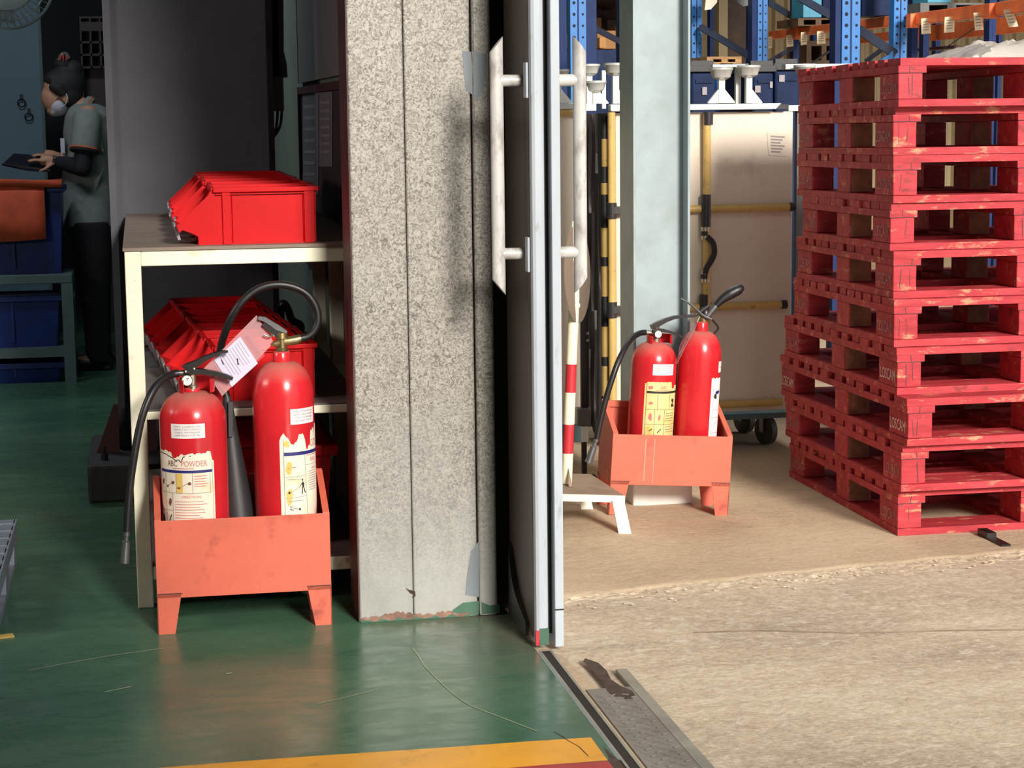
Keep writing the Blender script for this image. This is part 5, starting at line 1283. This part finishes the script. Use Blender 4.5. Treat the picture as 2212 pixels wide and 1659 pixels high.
r5 = thing('stacking_rail', 'white cup post peeping over the left end of the red pallet stack', 'rail', (2.6, 7.2, 1.3))
Yr = 7.45
p_ = cup_post(r5, 1738, 0, 146, 226, (), Yr)
a, b = at(1700, 240, Yr), at(1840, 226, Yr); build('rail', G().box((a.x, Yr - .02, a.z), (b.x, Yr + .03, b.z)), 'galv_light', r5)
a, b = at(1690, 150, Yr + .1), at(1850, 138, Yr + .1); build('cross_bar', G().box((a.x, Yr + .06, a.z), (b.x, Yr + .11, b.z)).box((b.x - .05, Yr + .06, at(1700, 240, Yr).z), (b.x, Yr + .1, a.z)), 'galv_light', r5)
build('support_leg', G().box((a.x + .03, Yr, 0), (a.x + .06, Yr + .03, at(1700, 240, Yr).z)).box((b.x - .05, Yr, 0), (b.x - .02, Yr + .03, at(1700, 240, Yr).z)), 'lid_grey', r5)

# ------------------------------------------------------------------ blue bulk containers and a blue drum behind the carts
def bulk(lab, x0, x1, ytop, Y, m='bulk_blue', d=.5, lid=True, grp='tall blue containers behind the carts'):
    a, b = at(x0, ytop, Y), at(x1, ytop, Y); t = thing('bulk_container', lab, 'container', ((a.x + b.x) / 2, Y, 0), group=grp)
    build('body', G().box((a.x, Y, .0), (b.x, Y + d, a.z - .03)), m, t, bevel=.012)
    if lid:
        build('lid', G().box((a.x - .01, Y - .012, a.z - .03), (b.x + .01, Y + d + .01, a.z)), 'joint_black', t, bevel=.004)
        build('lid_handle', G().box(((a.x + b.x) / 2 - .05, Y + .02, a.z), ((a.x + b.x) / 2 + .05, Y + .05, a.z + .02)), 'joint_black', t)
    build('rib', G().box((a.x + .02, Y - .006, a.z - .075), (b.x - .02, Y, a.z - .06)), m, t)
    return t, a, b
def stick(x0, y0, x1, y1, Y, par):
    p, q = at(x0, y1, Y), at(x1, y0, Y); build('paper_label', G().box((p.x, Y - .0075, p.z), (q.x, Y - .0005, q.z)), 'bin_label', par)
t, a, b = bulk('dark blue grey lidded container immediately right of the blue column', 1492, 1548, 141, 8.0); stick(1516, 188, 1526, 205, 8.0, t)
t, a, b = bulk('dark blue lidded container with a small label low at its left, beside the blue drum', 1626, 1672, 141, 8.05); stick(1630, 185, 1642, 200, 8.05, t); stick(1662, 176, 1668, 190, 8.05, t)
t, a, b = bulk('dark blue lidded container with a square label, next to the pallet stack', 1674, 1730, 137, 8.1); stick(1682, 162, 1694, 177, 8.1, t)
dm = thing('plastic_drum', 'bright blue plastic drum seen between the two white cup posts', 'drum', (2.5, 8.4, 0))
a, b = at(1560, 155, 8.75), at(1606, 155, 8.75); c = ((a.x + b.x) / 2, 8.85, 0); r = (b.x - a.x) / 2 + .02
for zl in (0, .76):
    build('barrel', G().lathe([(r * .93, zl), (r, zl + .04), (r, zl + .18), (r * 1.03, zl + .2), (r, zl + .22), (r, zl + .48), (r * 1.03, zl + .50), (r, zl + .52), (r, zl + .68), (r * .9, zl + .74)], c, 32), 'drum_blue', dm, smooth=True)
build('cap', G().lathe([(.03, 1.5), (.03, 1.52)], (c[0], c[1], 0), 12), 'joint_black', dm)
# wooden pallet lying on a grey deck above the blue containers
wp = thing('wooden_pallet', 'bare wood pallet lying on the grey deck above the blue containers', 'pallet', (2.6, 8.9, 1.4))
Yw = 8.95; a, b = at(1527, 138, Yw), at(1602, 122, Yw); w = (b.x - a.x)
build('deck_board', G().box((a.x, Yw, b.z - .012), (b.x, Yw + .5, b.z)), 'wood_raw', wp); build('bottom_board', G().box((a.x, Yw, a.z), (b.x, Yw + .5, a.z + .008)), 'wood_raw', wp)
for k in (0, .42, .82): build('block', G().box((a.x + w * k, Yw, a.z + .008), (a.x + w * (k + .18), Yw + .1, b.z - .012)), 'wood_raw', wp)
dk = thing('deck_table', 'low grey steel deck under the bare wood pallet', 'table', (2.6, 8.9, 0))
build('deck', G().box((a.x - .1, Yw - .05, a.z - .05), (b.x + .35, Yw + .6, a.z - .001)), 'lid_grey', dk)
for x in (a.x - .08, b.x + .3):
    for y in (Yw - .03, Yw + .55): build('leg', G().box((x, y, 0), (x + .03, y + .03, a.z - .05)), 'lid_grey', dk)

# ------------------------------------------------------------------ pallet racking
def upright(par, px0, px1, Y, dark=0, side=1, depth=.07, m='rack_blue', holes=True, z1=4.2, pitch=.075):
    a, b = at(px0, 60, Y), at(px1, 60, Y); w = b.x - a.x; mid = (a.x + b.x) / 2
    g = G(); g.box((a.x, Y, 0), (b.x, Y + .006, z1)); g.box((a.x, Y + .006, 0), (a.x + .006, Y + depth, z1)); g.box((b.x - .006, Y + .006, 0), (b.x, Y + depth, z1))
    u = build('upright', g, m, par)
    build('groove', G().box((mid - w * .05, Y - .001, 0), (mid + w * .05, Y + .0, z1)), 'rack_blue_dark', u)
    if holes:
        g = G()
        for k in range(int(.6 / pitch) + 14):
            z = 1.33 + k * pitch
            for fx, rr in ((.24, .10), (.8, .075)): g.lathe([(w * rr, 0), (w * rr, .0012)], (a.x + w * fx, Y, z), 8, (0, -1, 0))
        build('slot_holes', g, 'hole_dark', u, kind='stuff', label='row of round slots')
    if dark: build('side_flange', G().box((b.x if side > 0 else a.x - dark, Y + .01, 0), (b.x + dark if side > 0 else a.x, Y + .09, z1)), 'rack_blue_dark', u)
    return u
def brace(par, x0, y0, x1, y1, Ya, Yb=None, r=.02, m='brace_grey'):
    a, b = at(x0, y0, Ya), at(x1, y1, Yb or Ya); d = (b - a).normalized(); n = Vector((-d.z, 0, d.x)).normalized() * r
    if n.z < 0: n = -n
    return build('brace', G().prism([a - n, b - n, b + n, a + n], (0, .02, 0)), m, par)
rA = thing('pallet_rack', 'bright blue perforated rack upright with dark side beyond the outer door handle', 'rack', at(1250, 60, 8.8) * 1.0)
rA.location.z = 0; XF[rA.name] = (Matrix.Translation(rA.location)).inverted()
upright(rA, 1232, 1266, 8.8, dark=.052, pitch=.052)
upright(rA, 1338, 1350, 9.6, m='rack_blue_dark', holes=False)
brace(rA, 1288, 62, 1356, 98, 8.86, 9.55, .014)
upright(rA, 1180, 1224, 9.4, m='rack_blue_dark', holes=False)
rB = thing('pallet_rack', 'row of blue pallet racking with orange beams behind the pallet stack', 'rack', (3.6, 10.5, 0))
upright(rB, 1494, 1516, 11.2, pitch=.052); upright(rB, 1534, 1543, 13.0, m='rack_blue_dark', holes=False)
upright(rB, 1637, 1658, 10.6, dark=.03, side=-1, pitch=.046); brace(rB, 1512, 57, 1636, 130, 11.15, 10.65, .02)
upright(rB, 1619, 1629, 11.6, m='rack_blue_dark', holes=False)
upright(rB, 1714, 1727, 12.0, m='rack_blue_dark', holes=False); brace(rB, 1660, 4, 1716, 38, 10.7, 11.95, .02); brace(rB, 1656, 138, 1716, 102, 10.7, 11.95, .014)
upright(rB, 1819, 1858, 9.0, dark=.03, side=-1, pitch=.053); upright(rB, 1931, 1959, 9.9, dark=.0, pitch=.045)
brace(rB, 1735, -2, 1818, 46, 10.2, 9.8, .024); brace(rB, 1858, 64, 1935, 117, 9.75, 9.9, .024)
build('foot_bracket', G().prism([at(1894, 138, 9.88), at(1930, 136, 9.88), at(1930, 108, 9.88)], (0, .02, 0)), 'rack_blue', rB)
brace(rB, 1752, 138, 1812, 98, 11.0, 10.5, .014); brace(rB, 1872, 132, 1905, 108, 10.6, 10.5, .012); brace(rB, 2004, 130, 2135, 42, 10.9, 9.8, .018)
for x0, x1, Y in ((1757, 1767, 12.6), (1970, 1983, 11.2), (1995, 2008, 12.0), (2022, 2033, 12.8), (2137, 2152, 10.2), (2158, 2166, 11.6)): upright(rB, x0, x1, Y, m='rack_blue_dark', holes=False)
XBM = 4.05
def beam(x0, y0, x1, y1, X=XBM, h=.055, m='rack_orange'):
    a, b = atx(x0, y0, X), atx(x1, y1, X)
    a.z = b.z = (a.z + b.z) / 2
    q = build('beam', G().prism([a + Vector((0, 0, -h)), b + Vector((0, 0, -h)), b, a], (.05, 0, 0)), m, rB, bevel=.004)
    return q
beam(1660, 67, 1816, 49, h=.05); beam(1856, 43, 1926, 34, h=.055); beam(1958, 29, 2230, -4, h=.062)
beam(1740, 84, 1930, 72, X=5.1, h=.06); beam(1960, 60, 2230, 30, X=5.2, h=.10); beam(1960, 104, 2060, 100, X=5.2, h=.02, m='plinth_red')
for x, y0, y1, X in ((1722, 55, 85, XBM - .01), (1970, 30, 60, XBM - .01), (2140, 8, 40, XBM - .01), (1812, 50, 85, XBM + .02)):
    p = atx(x, y0, X); q = atx(x, y1, X); build('beam_clip', G().box((p.x - .02, p.y - .03, q.z), (p.x + .03, p.y + .03, p.z)), 'rack_orange', rB)
pe_ = atx(2236, 10, XBM)
build('upright', G().box((XBM - .01, pe_.y - .09, 0), (XBM + .06, pe_.y, 4.2)), 'rack_blue_dark', rB)
for x_ in (5.12, 5.22): build('upright', G().box((x_, 9.3, 0), (x_ + .06, 9.39, 4.2)), 'rack_blue_dark', rB)
# paper labels hanging from the beams
lbls = [(1660, 80, 1668, 105, 'leftmost cream paper label hanging under the orange beam'), (1698, 76, 1713, 102, 'cream paper label under the orange beam left of the dark thin upright'), (1730, 70, 1743, 98, 'cream paper label under the orange beam right of the dark thin upright'), (1765, 68, 1783, 96, 'wide cream paper label under the orange beam before the widest blue upright'),
        (1990, 40, 2010, 74, 'cream paper label under the orange beam, first one right of the blue uprights'), (2041, 37, 2063, 71, 'wide cream paper label under the orange beam, second one right of the uprights'), (2103, 28, 2121, 66, 'pale curled paper label above the plastic film'), (2167, 21, 2187, 59, 'slanted paper label nearest the top right corner')]
for i, (x0, y0, x1, y1, lb) in enumerate(lbls):
    X = XBM - .015; p0 = atx((x0 + x1) / 2, y0, X); Yl = p0.y
    sk = (0, .004, 0, 0, .002, -.004, .008, .03)[i]
    A, B, C_, D = at(x0, y0, Yl), at(x1, y0 - 2, Yl), at(x1, y1 - 2, Yl) + Vector((sk, 0, 0)), at(x0, y1, Yl) + Vector((sk, 0, 0))
    o = tag(build('paper_label', G().prism([D, C_, B, A], (0, .002, 0)), 'label_cream'), lb, 'label', 'paper labels on the rack beams')
    g = G()
    for k in range(4):
        t = .2 + .17 * k; p, q = A.lerp(D, t).lerp(B.lerp(C_, t), .15), A.lerp(D, t).lerp(B.lerp(C_, t), .8); h = Vector((0, 0, -.004)); o_ = Vector((0, -.001, 0))
        g.add([p + o_ + h, q + o_ + h, q + o_, p + o_], [(0, 1, 2, 3)])
    pr3 = build('print', g, 'ink_grey'); pr3.parent = o
# goods on the racks
def carton(lab, x0, y0, x1, y1, Y, d=.22, m='carton', cat='box', grp=None, name='carton', base=None):
    a, b = at(x0, y1, Y), at(x1, y0, Y)
    if base is not None: a.z = base
    t = thing(name, lab, cat, ((a.x + b.x) / 2, Y, a.z), group=grp)
    build('body', G().box((a.x, Y, a.z), (b.x, Y + d, b.z)), m, t, bevel=.004)
    build('tape', G().box(((a.x + b.x) / 2 - .02, Y - .001, a.z + .002), ((a.x + b.x) / 2 + .02, Y, b.z - .002)), m, t)
    return t
def shelf_pallet(lab, x0, y0, x1, y1, Y, m='wood_dark'):
    a, b = at(x0, y1, Y), at(x1, y0, Y); t = thing('wooden_pallet', lab, 'pallet', ((a.x + b.x) / 2, Y, a.z)); h = b.z - a.z; w = b.x - a.x
    build('deck_board', G().box((a.x, Y, b.z - h * .22), (b.x, Y + .4, b.z)), m, t); build('bottom_board', G().box((a.x, Y, a.z), (b.x, Y + .4, a.z + h * .15)), m, t)
    for k in (0, .43, .86): build('block', G().box((a.x + w * k, Y, a.z + h * .15), (a.x + w * (k + .14), Y + .4, b.z - h * .22)), m, t)
    return t
carton('cyan box on the dark pallet left of the widest blue upright', 1735, -60, 1776, 38, 11.4, m='carton_cyan')
carton('dark navy crate right of the cyan box on the rack', 1777, -60, 1818, 36, 11.5, m='bulk_blue')
carton('large dark navy crate between the two perforated uprights', 1862, -60, 1925, 34, 10.2, m='bulk_blue')
shelf_pallet('dark pallet under the cyan box on the orange beams', 1724, 39, 1812, 56, 11.4)
carton('cyan box at the top edge above the right dark pallet', 2004, -60, 2056, 6, 10.6, m='carton_cyan')
shelf_pallet('dark grey pallet on the orange beam above the plastic film', 1988, 6, 2124, 28, 10.6, 'lid_grey')
shelf_pallet('stack of dark brown timber behind the orange beam', 1742, 88, 1818, 138, 12.4)
for x0, y0, x1, y1, Y, lb, m in ((1290, 66, 1330, 106, 12.0, 'brown carton low behind the dark rack side', 'carton'), (1296, 80, 1308, 104, 11.8, 'small bright carton in front of the brown cartons', 'carton'), (1330, 56, 1350, 90, 12.2, 'bright tan carton against the blue column edge', 'carton'), (1202, 72, 1226, 106, 12.0, 'stack of dull cartons beside the door edge', 'rack_brown'),
                             (1287, 38, 1298, 60, 12.6, 'upper small tan carton beyond the dark rack side', 'carton'), (1311, 42, 1356, 70, 12.8, 'brown carton high beyond the blue column edge', 'rack_brown')):
    carton(lb, x0, y0, x1, y1, Y, m=m, grp='cartons on the far rack')
carton('blue grey crate under the cartons between the rack uprights', 1288, 107, 1340, 142, 10.0, m='bulk_blue', name='plastic_crate', cat='crate', base=0)
carton('blue crate low beside the outer door edge', 1200, 108, 1226, 152, 10.0, m='bulk_blue', name='plastic_crate', cat='crate', base=0)
fr_ = thing('far_rack', 'dim brown shelving with cartons far beyond the door edge', 'rack', (3.3, 13.2, 0))
for y in (-20, 22, 108): a = at(1190, y, 13.0); b = at(1420, y, 13.0); build('beam', G().box((a.x, 13.0, a.z - .08), (b.x, 13.05, a.z)), 'plinth_red' if y < 60 else 'bulk_blue', fr_)
for x in (1205, 1313, 1400): a = at(x, 60, 13.05); build('upright', G().box((a.x - .03, 13.05, 0), (a.x + .03, 13.12, 4.2)), 'brace_grey', fr_)
build('back_panel', G().box((at(1190, 0, 13.9).x, 13.9, 0), (at(1470, 0, 13.9).x, 13.94, 4.2)), 'rack_brown', fr_)
for k, z in enumerate((1.6, 2.0)): a = at(1190, 60, 13.0); build('deck', G().box((a.x - .6, 11.75, z), (at(1420, 60, 13.0).x, 13.9, z + .03)), 'rack_brown', fr_)
# hanging grey sheets in the rack bay right of the blue column
bp = thing('building_post', 'beige wall post and dark bay panel behind the left rack brace', 'post', (4.6, 14.5, 0))
a, b = at(1553, 60, 14.5), at(1572, 60, 14.5); build('post', G().box((a.x, 14.5, 0), (b.x, 14.7, 4.5)), 'wall_beige', bp); a2 = at(1625, 60, 14.8); build('bay_panel', G().box((b.x, 14.8, 0), (a2.x, 14.84, 4.5)), 'rack_brown', bp)
for k, (pts, Y, lb) in enumerate((([(1527, -20), (1552, -20), (1549, 5), (1536, 20), (1522, 22)], 11.0, 'pale curled sheet hanging at the top right of the blue column'), ([(1590, -20), (1628, -20), (1628, 10), (1605, 14), (1592, 4)], 10.9, 'blue grey sheet hanging at the top left of the perforated upright'))):
    tag(build('hanging_sheet', G().prism([at(x, y, Y) for x, y in pts][::-1], (0, .002, 0)), ('panel_white', 'lid_grey')[k]), lb, 'sheet')
